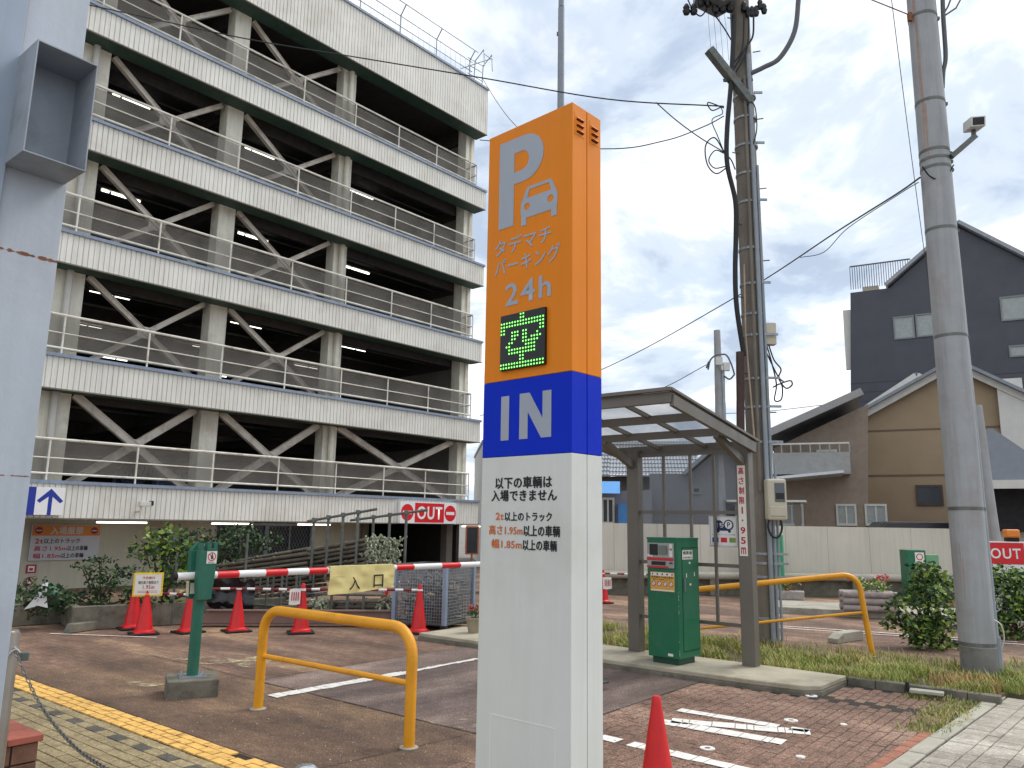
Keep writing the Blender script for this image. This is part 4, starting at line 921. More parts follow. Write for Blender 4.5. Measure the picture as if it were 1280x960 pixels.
# banner
bn = thing('entrance_banner', 'yellow cloth banner reading 入口 hung over the barrier arm', 'banner', (gx,gy,1.165), ga)
xa, xb, n_ = 1.58, 2.56, 24; vs = []; fs = []
for j in range(9):
    for i in range(n_+1):
        u = i/n_; v = j/8; X = xa+(xb-xa)*u*(1) + (.03*v*(u-.5)); Z = .046 - v*(.335-.05*u) + .006*sin(u*9+1)*v
        Yv = -.047 - .014*sin(u*13+v*5)*v - .012*mathutils.noise.noise(Vector((u*9,v*5,3)))*2 *min(1,v*4) - .01*v
        vs.append((X, Yv, Z))
k_ = n_+1
fs = [(j*k_+i, j*k_+i+1, (j+1)*k_+i+1, (j+1)*k_+i) for j in range(8) for i in range(n_)]
MB().add(vs, fs).obj('cloth', cloth_y, bn, smooth=True, fix=False)
MB().add([(xa,-.047,.047),(xb,-.047,.047),(xb,.047,.047),(xa,.047,.047)],[(0,1,2,3)]).obj('top_fold', cloth_y, bn)
for g_, xc in (('入',1.93),('口',2.29)): lettering('lettering', g_, xc-.075, xc+.075, -.235+.035*(xc-1.9), -.085+.035*(xc-1.9), -.079, black_let, bn, .02)
lettering('lettering','PARKING',1.63,1.78,-.085,-.068,-.067,M('faint_print',(150,156,140),.7,var=0),bn,0)

# ------------------------------------------------------------------ planter bed with shrubs, hose ball, kerb stones
pa = GR(88,789); pb = GR(220,781); ang = math.degrees(math.atan2(pb.y-pa.y, pb.x-pa.x))
t = thing('concrete_planter', 'weathered low concrete planter trough under the garage wall', 'planter', (pa.x,pa.y,0), ang)
MB().box(0,3.4,0,.12,0,.36).obj('front_wall', conc_old, t, bevel=.01); MB().box(0,.12,.12,1.6,0,.36).obj('side_wall', conc_old, t, bevel=.01)
MB().box(.12,3.4,.12,1.6,.0,.31).obj('soil', soil, t)
pl = thing('side_planter', 'shaded concrete planter end beside the pillar', 'planter', (pa.x-1.2,pa.y+.35,0), ang+8)
MB().box(-.6,1.05,0,1.4,0,.34).obj('trough', conc_old, pl, bevel=.01)
def at_p(px, py, Y): q = PX(px, py, Y); return (q.x, q.y, q.z)
q = PX(205,748,13.6)
shrub('garden_shrub','tall leafy shrub with pale green leaves left of the gate post','shrub',(q.x,q.y,.3),[(-.35,0,.95,.36,.35,.26),(-.05,.05,1.1,.35,.35,.25),(.2,0,.8,.35,.3,.35),(-.1,0,.55,.3,.3,.25),(.35,0,.3,.4,.3,.4)],.11,1100,[leaf_a,leaf_b,leaf_c],11,14)
q = PX(125,748,13.4)
shrub('garden_shrub','slender young shrub with dark narrow leaves in front of the sign wall','shrub',(q.x,q.y,.3),[(-.05,0,.62,.3,.25,.2),(.1,0,.35,.35,.3,.25),(.35,0,.55,.28,.2,.10),(-.35,0,.6,.22,.2,.08)],.075,620,[leaf_a,leaf_c,leaf_c],12,10)
q = PX(118,752,13.3)
shrub('ground_cover_shrub','low dark green ground-cover spilling over the planter rim','shrub',(q.x,q.y,.25),[(-.9,0,.15,.45,.4,.22),(-.3,-.1,.12,.5,.4,.2),(.3,-.1,.15,.5,.4,.22),(.8,0,.15,.4,.35,.2)],.08,1500,[leaf_c,leaf_c,leaf_a],13,8)
q = PX(40,745,12.6)
shrub('garden_shrub','dark bushy plant at the pillar end of the planter','shrub',(q.x,q.y,.2),[(0,0,.3,.4,.4,.3),(.35,0,.25,.3,.3,.25)],.08,700,[leaf_c,leaf_c,leaf_a],14,6)
q = PX(290,725,16.5)
shrub('garden_shrub','dark green shrub behind the scaffold pipes below the lattice windows','shrub',(q.x,q.y,0),[(-.5,0,1.2,.6,.5,.4),(.1,0,1.35,.5,.5,.3),(.6,0,1.3,.4,.4,.25),(-.9,0,.8,.5,.4,.5),(0,0,.7,.7,.4,.4)],.10,2200,[leaf_a,leaf_c,leaf_c],15,10)
q = PX(60,752,12.75)
t = thing('covered_ball', 'round green bin with a white cloth draped over it in the planter', 'bin', (q.x,q.y,.34))
MB().lathe([(.03,0),(.14,.03),(.19,.12),(.19,.2),(.13,.29),(.03,.33)],18).obj('bin_body', M('dull_green_plastic',(52,92,70),.5,var=.2), t, smooth=True)
MB().add([(-.02,-.16,.36),(.05,-.14,.38),(.08,-.21,.2),(.14,-.23,.0),(-.02,-.22,.03),(-.22,-.24,-.03),(-.08,-.22,.16)],[(0,1,2,6),(2,3,4,6),(4,5,6)]).obj('cloth', white_sign, t)
q = GR(87,792); q2 = GR(128,787)
t = thing('kerb_block', 'loose concrete kerb stone on the ground before the planter', 'kerb block', (q.x,q.y,0), math.degrees(math.atan2(q2.y-q.y,q2.x-q.x))+8); MB().prism([(0,0),(.62,0),(.62,.13),(.06,.13)],0,.14).obj('block', conc_old, t, bevel=.01)

# ------------------------------------------------------------------ scaffold stacks
def pipe_stack(label, A, B_, rows, cols, dz, dd, r_, parent_extra=None, back=Vector((.45,.9,0)), ends=True, seed=1):
    R = random.Random(seed); t = thing('scaffold_stack', label, 'scaffold stack', (A.x, A.y, 0), 0, 'stacked scaffold pipes'); o0 = Vector((A.x, A.y, 0)); A = A-o0; B_ = B_-o0
    d = (B_-A); L_ = d.length; rot = d.to_track_quat('X','Z'); me = None; bk_ = back.normalized()
    for j in range(cols):
        for i in range(rows):
            p = A + Vector((0,0,-i*dz)) + bk_*(j*dd) + d.normalized()*R.uniform(-.05,.05) + Vector((0,0,R.uniform(-.008,.008)))
            if me is None:
                mb = MB().tube([(0,0,0),(L_,0,0)], r_, 8)
                for k in range(1, int(L_/.45)): mb.lathe([(r_*1.5,-.02),(r_*1.5,.02)],6,(k*.45,0,0))
                o = mb.obj('pipe', scaf_dk, t); me = o.data
            else: o = bpy.data.objects.new('pipe', me); C.objects.link(o); o.parent = t
            o.location = p; o.rotation_mode = 'QUATERNION'; o.rotation_quaternion = rot @ mathutils.Quaternion((1,0,0), R.uniform(0,6))
    if ends:
        mb = MB()
        for j in range(cols*3):
            for i in range(rows*2):
                p = B_ + Vector((0,0,-i*dz/2)) + bk_*(j*dd/3) + Vector((R.uniform(-.08,.06),R.uniform(-.04,.04),R.uniform(-.03,.03)))
                dd_ = Vector((R.gauss(.3,.5),R.gauss(-.5,.5),R.gauss(0,.8))).normalized(); l_ = R.uniform(.06,.14)
                mb.obox(p, p+dd_*l_, .028, .03); mb.obox(p+dd_*l_*.5, p+dd_*l_*.5+Vector((R.gauss(0,1),R.gauss(0,1),R.gauss(0,1))).normalized()*.06, .022, .022)
        o = mb.obj('pipe_ends', scaf_end, t); o['kind'] = 'stuff'; 
    return t
def rack(label, top_a, top_b, n_, zbot, r_=.024, knob=True, yaw_posts=None):
    t = thing('scaffold_rack', label, 'scaffold rack', (top_a.x, top_a.y, 0), 0, 'steel scaffold racks'); o0 = Vector((top_a.x, top_a.y, 0)); a = top_a-o0; b = top_b-o0; d = b-a
    MB().tube([a-d*.05, b+d*.12], r_, 8).obj('top_bar', galv_dk, t, smooth=True)
    for k in range(n_):
        p = a+d*((k+.25)/n_)
        MB().tube([(p.x,p.y,zbot),(p.x,p.y,p.z)], r_*1.1, 8).obj('upright', galv_dk, t, smooth=True)
        if knob: MB().box(p.x-.04,p.x+.04,p.y-.04,p.y+.04,p.z-.035,p.z+.045).obj('coupler', galv_dk, t, bevel=.01)
    if zbot < .3: MB().tube([(a.x,a.y,zbot+.08),(b.x,b.y,zbot+.08)], r_, 8).obj('bottom_bar', galv_dk, t)
    return t
bk1 = Vector((.5,.87,0))
pipe_stack('high stack of dark pipes behind the banner with green forked ends', PX(386,688,15.2), PX(458,675,14.6), 7, 6, .082, .17, .032, seed=1, back=bk1)
pipe_stack('low stack of pipes with pale green ends beside the mesh cage', PX(392,755,14.7), PX(472,752,13.9), 4, 4, .085, .13, .032, seed=2, back=bk1)
pipe_stack('long dark pipe stack left of the banner with slanted top rows', PX(268,708,15.6), PX(388,692,15.0), 10, 4, .085, .16, .030, seed=3, ends=False, back=bk1)
pipe_stack('upper layer of long pipes leaning under the lattice windows', PX(300,700,16.2), PX(392,684,15.6), 3, 4, .07, .12, .028, seed=4, ends=False, back=bk1)
pipe_stack('bundle of pale pipes lying low behind the middle cones', PX(330,757,14.3), PX(392,752,14.1), 5, 3, .07, .12, .026, seed=6, back=bk1)
pipe_stack('dark coiled pipes and bars heaped beside the gate post', PX(240,735,14.4), PX(312,738,14.2), 8, 3, .06, .12, .026, seed=9, ends=False, back=bk1)
rack('front scaffold rack with four uprights above the banner', PX(388,651,14.9), PX(462,638,14.5), 4, .65)
rack('rear scaffold rack crossing in front of the OUT sign', PX(442,650,15.6), PX(524,639,15.0), 4, .65)
rack('low scaffold rack under the banner', PX(372,742,14.6), PX(470,744,13.8), 5, .05, .022, False)
rack('rack of slim steel uprights behind the barrier arm', PX(313,716,14.2), PX(385,716,14.0), 4, .18, .020, False)
rack('second rack of slim uprights half hidden behind the first', PX(322,718,15.0), PX(405,716,14.8), 5, .18, .018, False)
for px_, yt1, yb1, Yd, lb_ in ((310,668,790,13.9,'single tall galvanised pole standing among the scaffold pipes'),(222,690,790,13.4,'thin galvanised pole behind the gate post')):
    a = PX(px_,yt1,Yd); o = MB().tube([(0,0,0),(0,0,a.z)],.022,8).obj('steel_pole', galv_dk, None, (a.x,a.y,0), smooth=True); tag(o, lb_, 'pole')
# channel lying on the ground and timber
a = PX(248,787,13.3); b = PX(380,762,13.5)
t = thing('steel_channel', 'long brown steel channel lying behind the cones', 'steel channel', (a.x,a.y,0.04), math.degrees(math.atan2(b.y-a.y,b.x-a.x)))
MB().prism([(0,.0),(3.2,.0),(3.2,.22),(.12,.20),(0,.10)],0,.05).obj('web', plank_m, t, bevel=.01); MB().box(.1,3.2,-.05,.1,.205,.222).box(0,3.2,-.05,.1,-.015,0.0).obj('flange', plank_m, t)
a = PX(300,792,13.9)
for k, (px_, py_) in enumerate(((330,781),(460,779),(565,783))):
    q = GR(px_,py_); o = MB().box(-.5,.5,-.05,.05,0,.09).obj('timber_baulk', wood_o if k > 0 else conc_old, None, (q.x,q.y+.45,0), 8, bevel=.005); tag(o, ['grey timber baulk under the long pipe stack','brown timber baulk under the pale pipe ends','short timber baulk under the mesh cage'][k], 'timber')
tarp = thing('black_tarpaulin', 'black plastic sheet bundled over pipes by the gate post', 'tarpaulin', (PX(285,750,13.9).x, 13.9, .15))
R = random.Random(4); mb = MB(); vs = []
for j in range(10):
    for i in range(22):
        u, v = i/21, j/9; vs.append((u*1.0-.5, -.15+.1*mathutils.noise.noise(Vector((u*5,v*4,1))), .62*(1-v)+.07*mathutils.noise.noise(Vector((u*7,v*6,4)))-.12*abs(u-.4)))
mb.add(vs, [(j*22+i,j*22+i+1,(j+1)*22+i+1,(j+1)*22+i) for j in range(9) for i in range(21)]); mb.obj('sheet', M('black_film',(20,20,24),.22,var=.1), tarp, smooth=True, fix=False)

# ------------------------------------------------------------------ wire mesh cage
t = thing('mesh_cage', 'grey folding wire-mesh pallet cage holding metal parts', 'mesh cage', (-1.04, 13.12, 0), -26)
W, D, Hh, zb = .98, .95, .92, .11
fr = MB()
for x, y in ((-W,0),(0,0),(0,D),(-W,D)): MB().box(x-.035,x+.035,y-.035,y+.035,zb-.02,zb+Hh).obj('corner_post', trim, t, bevel=.004); MB().box(x-.05,x+.05,y-.05,y+.05,0,zb-.02).obj('foot', rubber, t)
for z in (zb, zb+Hh): fr.box(-W,0,-.02,.02,z-.015,z+.015).box(-W,0,D-.02,D+.02,z-.015,z+.015).box(-.02,.02,0,D,z-.015,z+.015).box(-W-.02,-W+.02,0,D,z-.015,z+.015)
fr.box(-W,0,0,D,zb-.03,zb-.02); fr.obj('frame', galv_dk, t)
for (fx, ax) in ((0,'x'),(1,'x'),(0,'y'),(1,'y')):
    mb = MB(); L_ = W if ax == 'x' else D; n1, n2 = 20, 18
    for k in range(1, n1):
        s_ = k*L_/n1
        if ax == 'x': mb.obox((-s_,fx*D,zb),(-s_,fx*D,zb+Hh),.009,.009,up=(0,1,0))
        else: mb.obox((-fx*W,s_,zb),(-fx*W,s_,zb+Hh),.009,.009,up=(0,1,0))
    for k in range(1, n2):
        z = zb+k*Hh/n2
        if ax == 'x': mb.obox((-W,fx*D,z),(0,fx*D,z),.009,.009)
        else: mb.obox((-fx*W,0,z),(-fx*W,D,z),.009,.009)
    mb.obj('mesh_panel', galv, t)
R = random.Random(8); mb = MB()
for k in range(260):
    p = Vector((R.uniform(-W+.1,-.1), R.uniform(.1,D-.1), zb+R.uniform(0,.74)*(1-.2*R.random()))); d = Vector((R.gauss(0,1),R.gauss(0,1),R.gauss(0,.4))).normalized()*R.uniform(.05,.14)
    mb.obox(p-d, p+d, .03, .03)
mt_ = mb.obj('metal_scrap', galv_dk, None, (-1.04,13.12,0), -26); tag(mt_, 'loose metal scaffold clamps filling the mesh cage', 'metal scrap', kind='stuff')
# flower pot on the island end
q = GR(592,791,.1)
t = thing('flower_pot', 'small pale pot of red flowers on the island beside the pylon', 'flower pot', (q.x,q.y,.1)); MB().lathe([(.08,0),(.12,.2),(.13,.2),(.13,.23),(.11,.23),(.1,.2)],18).obj('pot', M('pot_clay',(150,140,118),.8,var=.15), t, smooth=True)
mb = MB(); leaf_cloud(mb,(0,0,.3),(.12,.12,.09),90,.06,random.Random(2),0); mb.obj('leaves', leaf_a, t, fix=False); mb = MB(); leaf_cloud(mb,(0,0,.36),(.11,.11,.06),60,.04,random.Random(3),0); mb.obj('flowers', flower_r, t, fix=False)

# ------------------------------------------------------------------ shelter (own frame on the island)
S = thing('kiosk_shelter', 'bronze aluminium shelter with smoked roof panels over the pay machine', 'shelter', (2.918, 9.802, .1), -39)
for x, nm in ((-1.58,0),(.0,1)): MB().box(x-.085,x+.085,-.02,.13,-.02,2.70 if nm else 2.68).obj('post', bronze, S, bevel=.004)
zf, zbk, yf, yb_ = 3.04-.0, 2.73, -2.10, .06
zf = 3.03; zbk = 2.72
def rz_at(y): return zf+(zbk-zf)*(y-yf)/(yb_-yf)
XL, XR = -1.85, .12
for x in (XL, XR): MB().obox((x,yf,rz_at(yf)-.07),(x,yb_+.06,rz_at(yb_+.06)-.07),.05,.13).obj('side_beam', bronze, S, bevel=.004)
for y_, hh in ((yf,.10),(yb_+.05,.10)): MB().box(XL,XR,y_-.03,y_+.03,rz_at(y_)-.10,rz_at(y_)+.02).obj('cross_beam', bronze, S, bevel=.004)
for y_ in (-1.42,-.72): MB().box(XL,XR,y_-.03,y_+.03,rz_at(y_)-.11,rz_at(y_)-.02).obj('cross_beam', bronze, S)
for x in (-1.2,-.53): MB().obox((x,yf,rz_at(yf)-.03),(x,yb_,rz_at(yb_)-.03),.035,.05).obj('rafter', bronze, S)
for a, b in ((XL,-1.2),(-1.2,-.53),(-.53,XR)): MB().add([(a,yf-.04,rz_at(yf-.04)+.022),(b,yf-.04,rz_at(yf-.04)+.022),(b,yb_+.1,rz_at(yb_+.1)+.022),(a,yb_+.1,rz_at(yb_+.1)+.022)],[(0,1,2,3)]).obj('roof_panel', glass_g, S)
MB().obox((XR+.01,yf-.06,rz_at(yf-.06)+.035),(XR+.01,yb_+.14,rz_at(yb_+.14)+.035),.06,.03).obox((XL,yf-.06,rz_at(yf)+.04),(XR+.03,yf-.06,rz_at(yf)+.04),.06,.04).obj('edge_trim', bronze, S, bevel=.003)
for x in (-1.58, 0): MB().obox((x,.02,2.45),(x,-.75,rz_at(-.75)-.10),.07,.09).obj('bracket', bronze, S)
for z, x0_ in ((2.60,-1.5),(1.83,-1.5),(1.17,-1.5),(.46,-1.5)): MB().box(x0_,-.085,.03,.075,z-.022,z+.022).obj('wall_rail', bronze, S)
for x, z0_, z1_ in ((-1.13,.46,2.6),(-.74,.46,2.6),(-.41,.46,2.6)): MB().box(x-.017,x+.017,.035,.07,z0_+.022,z1_-.022).obj('mullion', bronze, S)
for a, b in ((-1.495,-1.147),(-1.113,-.757),(-.723,-.427),(-.393,-.085)):
    for z0_, z1_ in ((1.19,1.81),(1.85,2.58)) if a < -.8 else ((1.85,2.58),): MB().rect(a,b,z0_,z1_,.052).obj('pane', glass_c, S)
hl = MB().box(-.062,.040,-.026,-.0205,1.30,2.415).obj('height_strip', paper_m, S); 
chars = ['高','さ','制','限','1','・','9','5','m']
for k, ch in enumerate(chars):
    zc2 = 2.345-k*.1225; hh = .042 if ch not in '・' else .012; ww = .032 if ch not in '1・' else .010
    lettering('lettering', ch, -.011-ww, -.011+ww, zc2-hh, zc2+hh, -.0275, red_let, hl, .03)
ps = thing('city_parking_sign', 'white framed sign with dark blue まちP car emblem on the shelter wall', 'sign', (2.918,9.802,.1), -39)
MB().box(-.515,-.118,.085,.10,1.395,1.785).obj('panel', white_sign, ps, bevel=.008)
for (a,b,c,d_) in ((-.495,-.138,1.775,1.779),(-.495,-.138,1.408,1.412),(-.497,-.493,1.41,1.777),(-.140,-.136,1.41,1.777)): MB().rect(a,b,c,d_,.0835).obj('border', black_let, ps)
e = MB().disc((-.375,.0828,1.672),.062,20).disc((-.245,.0828,1.672),.068,20).rect(-.40,-.22,1.600,1.66,.0828).disc((-.385,.0827,1.595),.020,12).disc((-.235,.0827,1.595),.020,12).obj('car_emblem', M('navy_print',(26,52,96),.5,var=0), ps)
MB().disc((-.245,.0818,1.675),.050,20).obj('white_disc', white_sign, e); lettering('lettering','P',-.262,-.222,1.643,1.708,.081,black_let,e,.02); lettering('lettering','まち',-.435,-.315,1.64,1.70,.081,white_sign,e,.02)
lettering('lettering','まちなかパーキング共通',-.47,-.16,1.545,1.560,.083,black_let,ps,0)
for k, c_ in enumerate((blue_let, red_sign, leaf_b)): MB().rect(-.47+k*.115,-.385+k*.115,1.455,1.515,.083).obj('colour_patch', c_, ps)

# ------------------------------------------------------------------ pay machine
K = thing('pay_machine', 'dark green parking pay machine with screen and orange notice', 'pay machine', (2.063, 9.725, .1), -43)
MB().box(-.395,-.03,.03,.40,0,.075).obj('plinth', M('dark_green_plinth',(14,66,48),.5,var=.1), K)
MB().box(-.44,0,0,.50,.075,1.50).obj('body', green_k, K, bevel=.006)
MB().box(-.446,.004,-.004,.505,1.485,1.508).obj('top_plate', green_k, K, bevel=.003)
pn = MB().box(-.428,-.045,-.022,.0,1.135,1.44).obj('control_panel', M('silver_panel',(158,160,160),.4,.3,var=.05), K, bevel=.008)
MB().box(-.385,-.27,-.030,-.022,1.29,1.425).obj('card_reader', black_pl, pn); MB().box(-.27,-.115,-.034,-.022,1.275,1.43).obj('screen_bezel', black_pl, pn, bevel=.003)
MB().rect(-.252,-.135,1.30,1.41,-.0352).obj('screen', M('lcd_grey',(110,120,110),.25,var=.05), pn)
MB().box(-.428,-.045,-.026,-.022,1.225,1.262).box(-.428,-.12,-.026,-.022,1.137,1.16).obj('red_stripe', M('panel_red',(186,44,48),.45), pn)
MB().box(-.36,-.16,-.030,-.022,1.17,1.215).obj('coin_slot', black_pl, pn); MB().lathe([(.022,0),(.022,.012),(.01,.014)],14).obj('key_lock', black_pl, pn).location = (-.08,-.03,1.195)
pn.children[-1].rotation_euler = (rad(90),0,0)
MB().rect(-.105,-.06,1.275,1.43,-.0232).rect(-.42,-.385,1.27,1.30,-.0232).rect(-.38,-.345,1.27,1.30,-.0232).obj('sticker', paper_m, pn)
lettering('lettering','領収書',-.105+.006,-.066,1.35,1.38,-.0242,black_let,pn,.01)
MB().lathe([(.004,0),(.002,.002)],6).obj('screw', chrome, pn)
nt_ = MB().box(-.392,-.05,-.006,0,.855,1.085).obj('notice', M('orange_notice',(208,160,72),.55,var=.05), K)
MB().rect(-.385,-.057,1.04,1.08,-.0072).rect(-.385,-.057,.86,.875,-.0072).obj('notice_band', paper_m, nt_)
for k in range(4):
    cx_ = -.345+k*.083; MB().disc((cx_,-.0075,.945),.030,18).disc((cx_,-.0082,.945),.022,16,1).obj('ban_symbol', [red_let, paper_m], nt_); MB().obox((cx_-.016,-.0088,.961),(cx_+.016,-.0088,.929),.005,.0008,up=(0,1,0)).obj('ban_slash', black_let, nt_)
for k in range(5): MB().disc((-.36+k*.07,-.0078,1.06),.012,10).obj('dot_symbol', red_let if k in (0,4) else black_let, nt_)
lettering('lettering','駐車場内での禁止事項',-.375,-.07,1.012,1.034,-.0075,black_let,nt_,.02); lettering('lettering','場内での事故について',-.355,-.09,.988,1.004,-.0075,black_let,nt_,.01)
# side door, hinges, handle, stickers on +x face
MB().box(0,.0035,.10,.475,.16,1.38).obj('side_door', green_k, K, bevel=.001); MB().box(.0,.0015,.09,.485,.15,1.39).obj('door_gap', rubber, K)
MB().box(.0035,.02,.12,.145,.86,1.02).obj('door_handle', M('handle_grey',(120,130,126),.4,.4), K, bevel=.003)
for y_, z_ in ((.27,1.20),(.19,1.05),(.38,1.06),(.28,.94)): MB().box(.0035,.006,y_-.018 if z_ != 1.05 and z_ != 1.06 else y_-.008,y_+.018 if z_ != 1.05 and z_ != 1.06 else y_+.008,z_-.012 if z_ != 1.05 and z_ != 1.06 else z_-.025,z_+.012 if z_ != 1.05 and z_ != 1.06 else z_+.025).obj('white_tag', paper_m, K)
stk = MB().box(.0035,.0055,.10,.345,1.245,1.355).obj('service_sticker', paper_m, K)
for k, (z0_, z1_, bd) in enumerate(((1.30,1.345,.03),(1.255,1.28,.01))):
    lt = lettering('lettering', ['EGR サービス','TEL 000-0000'][k] if False else ['精算機','故障時連絡先'][k], .115, .33, z0_, z1_, 0, black_let, stk, bd)
    for v in lt.data.vertices: v.co = (.0062, v.co.x, v.co.z)
MB().box(-.16,-.09,-.003,0,.10,.13).obj('maker_plate', paper_m, K)
mb = MB(); R = random.Random(5)
for k in range(14):
    z = R.choice([R.uniform(.6,.85),R.uniform(.1,.3)]); mb.box(-.003,.0015,-.0015,.004,z,z+R.uniform(.006,.03))
mb.obj('chipped_paint', M('bare_metal_chip',(150,170,160),.6), K)

# ------------------------------------------------------------------ utility pole with conduits
ux, uy = 3.86, 12.1
U = thing('utility_pole', 'old utility pole crowded with conduits, straps and cables behind the shelter', 'utility pole', (ux,uy,0))
MB().tube([(0,0,-.1),(-.0,0,4),(-.01,0,8),(-.03,0,12.5)],[.182,.178,.17,.155],20).obj('pole', pole_old, U, smooth=True)
def up(px,py,dy=-.2): q = PX(px,py,uy+dy); return (q.x-ux, q.y-uy, q.z)
cond = [(953,470,949,800,.022),(957,470,960,812,.030),(966,560,973,812,.055),(948,30,952,560,.020),(941,40,942,560,.030)]
def cpipe(name, pts, r_, mat): return MB().tube(pts, r_, 8).obj(name, mat, U, smooth=True)
galvp = M('grey_pvc_conduit',(142,150,158),.5,var=.08)
cpipe('conduit', [(.045,-.22,.1),(.045,-.22,4.0),(.03,-.21,9.6)], .035, galvp)
cpipe('conduit', [(.125,-.19,.1),(.125,-.19,3.0),(.11,-.19,7.6)], .024, galvp)
cpipe('conduit', [(.19,-.17,.1),(.19,-.17,2.7)], .020, galvp)
cpipe('conduit', [up(969,812,-.05),up(964,660,-.05),up(961,560,-.05)], .052, galvp)
cpipe('conduit', [up(961,560,-.05),up(953,505,-.05)], .014, cable_g)
cpipe('conduit', [(-.07,-.23,2.3),(-.06,-.23,6),(-.05,-.2,9.2)], .026, pole_old)
MB().tube([up(926,562,-.25),up(925,440,-.25)], .062, 12).obj('brown_conduit', brown_pipe, U, smooth=True)
cpipe('conduit', [up(944,560,-.24),up(932,420,-.24),up(930,330,-.24)], .014, M('rusty_white_pipe',(170,150,130),.7,var=.2))
cpipe('riser_cable', bez([up(930,445,-.25),up(921,385,-.28),up(919,340,-.28),up(920,290,-.28),up(919,250,-.3),up(909,205,-.3),up(909,160,-.3),up(914,100,-.3),up(918,20,-.3)],6), .040, cable)
for k, z in enumerate((.42,1.02,1.22,1.36,3.05,3.6,4.05,4.75,5.1,5.6,6.2,7.0,7.5,8.0,8.5,8.9)):
    MB().lathe([(.186,-.02),(.190,-.018),(.190,.018),(.186,.02)],24,(0,-.0,z)).obj('strap', galv, U)
    if k < 8 or k % 2: MB().box(.10,.32 if z < 5 else .24,-.215,-.19,z-.018,z+.018).obj('strap_rail', galv, U)
for k in range(14):
    z = 2.9+k*.62; s_ = 1 if k % 2 else -1; MB().tube([(s_*.15,-.08,z),(s_*.27,-.12,z)],.010,6).obj('step_bolt', galv_dk, U)
# electricity meter
mtb = MB().box(-.02,.27,-.42,-.24,1.86,2.47).obj('meter_box', beige_box, U, bevel=.03)
MB().box(.085,.235,-.432,-.42,2.13,2.41).obj('window', M('meter_window',(90,96,98),.15,var=0), mtb, bevel=.01); MB().box(.10,.22,-.437,-.432,2.17,2.26).obj('register', black_pl, mtb); MB().box(.0,.25,-.434,-.42,1.92,2.06).obj('terminal_cover', beige_box, mtb, bevel=.008)
cpipe('meter_cable', bez([(.03,-.3,1.9),(.0,-.32,1.75),(.06,-.32,1.62),(.16,-.3,1.62),(.22,-.28,1.75),(.2,-.28,1.9)],6), .016, cable)
jb = MB().box(.14,.31,-.16,-.02,4.60,4.95).obj('junction_box', beige_box, U, bevel=.008)
for pts in ([(.2,-.1,4.6),(.26,-.14,4.35),(.36,-.15,4.2),(.30,-.2,4.05),(.42,-.15,3.9),(.52,-.15,3.95),(.50,-.15,4.02),(.34,-.2,3.97)],[(.16,-.12,4.6),(.2,-.2,4.3),(.26,-.2,3.95),(.22,-.2,3.7),(.33,-.2,3.72),(.34,-.2,3.95),(.2,-.2,3.9)],[(.15,-.1,4.5),(.3,-.15,4.1),(.42,-.1,4.0)]):
    cpipe('loose_cable', bez(pts,5), .012, cable)
# square arm, transformer, cable loops
MB().obox(up(886,62,-.4), up(938,128,-.2), .13, .13).obj('square_arm', galv_dk, U, bevel=.006)
MB().obox(up(905,100,-.3), up(940,100,-.1), .05, .05).obj('arm_brace', galv_dk, U)
tq = up(900,16,-.2)
tr_ = MB().prism([(tq[0]-.42,tq[2]+.22),(tq[0]-.02,tq[2]),(tq[0]+.22,tq[2]+.15),(tq[0]+.22,tq[2]+1.1),(tq[0]-.42,tq[2]+1.1)],-.5,-.05).obj('transformer', M('transformer_grey',(108,110,112),.5,var=.1), U, bevel=.01)
MB().obox(up(938,-8,0), up(990,-22,0), .1, .1).obj('cross_arm', galv_dk, U); MB().obox(up(860,-10,0), up(938,-8,0), .1, .1).obj('cross_arm', galv_dk, U)
R = random.Random(2)
def insul(q, sc_):
    o = MB().lathe([(.05*sc_,-.09),(.07*sc_,-.03),(.04*sc_,-.02),(.06*sc_,.03),(.03*sc_,.09)],8).obj('insulator', black_pl, U, smooth=True); o.location = q
for k in range(7):
    q = up(858+k*9, 6+R.uniform(-5,6), -.3); insul(q, 1)
for k in range(6):
    q = up(930+k*5, 12+R.uniform(-10,10), -.2); insul(q, .8)
for pts, r_ in (([(860,0),(866,12),(876,20),(886,8)],.012),([(893,18),(905,35),(914,50),(917,55)],.012),([(930,20),(928,60),(918,78)],.014),([(936,10),(934,60),(920,90)],.014),([(942,20),(941,45),(932,60),(918,85)],.016),
                ([(905,135),(885,128),(890,138),(903,133)],.010),([(900,132),(903,142),(890,150),(897,170),(905,190)],.008),([(904,188),(893,172),(882,182),(884,205),(895,217),(908,210)],.011),([(906,192),(894,188),(886,200),(893,210),(907,208)],.010),([(906,192),(914,200),(919,212)],.011),
                ([(938,125),(944,135),(946,160),(942,180)],.010)):
    cpipe('cable_loop', bez([up(a,b,-.25) for a, b in pts],6), r_, cable)
cpipe('service_cable', bez([up(999,-20,-.1),up(998,0,-.1),up(993,40,-.15),up(975,72,-.18),up(955,84,-.2),up(938,92,-.2)],6), .042, cable_g)
# steel lamp column far behind the pylon
q = PX(701,120,16)
t = thing('steel_column', 'plain dark grey steel column rising behind the pylon', 'column', (q.x,16,0)); MB().tube([(0,0,0),(0,0,8),(0,0,13.4)],[.09,.08,.073],16).obj('shaft', steel_grey, t, smooth=True); MB().tube([(0,0,13.42),(0,0,15.5)],[.066,.06],14).obj('upper_shaft', steel_grey, t, smooth=True); MB().box(-.10,-.07,-.02,.02,12.7,12.78).obj('eye_bolt', galv_dk, t)

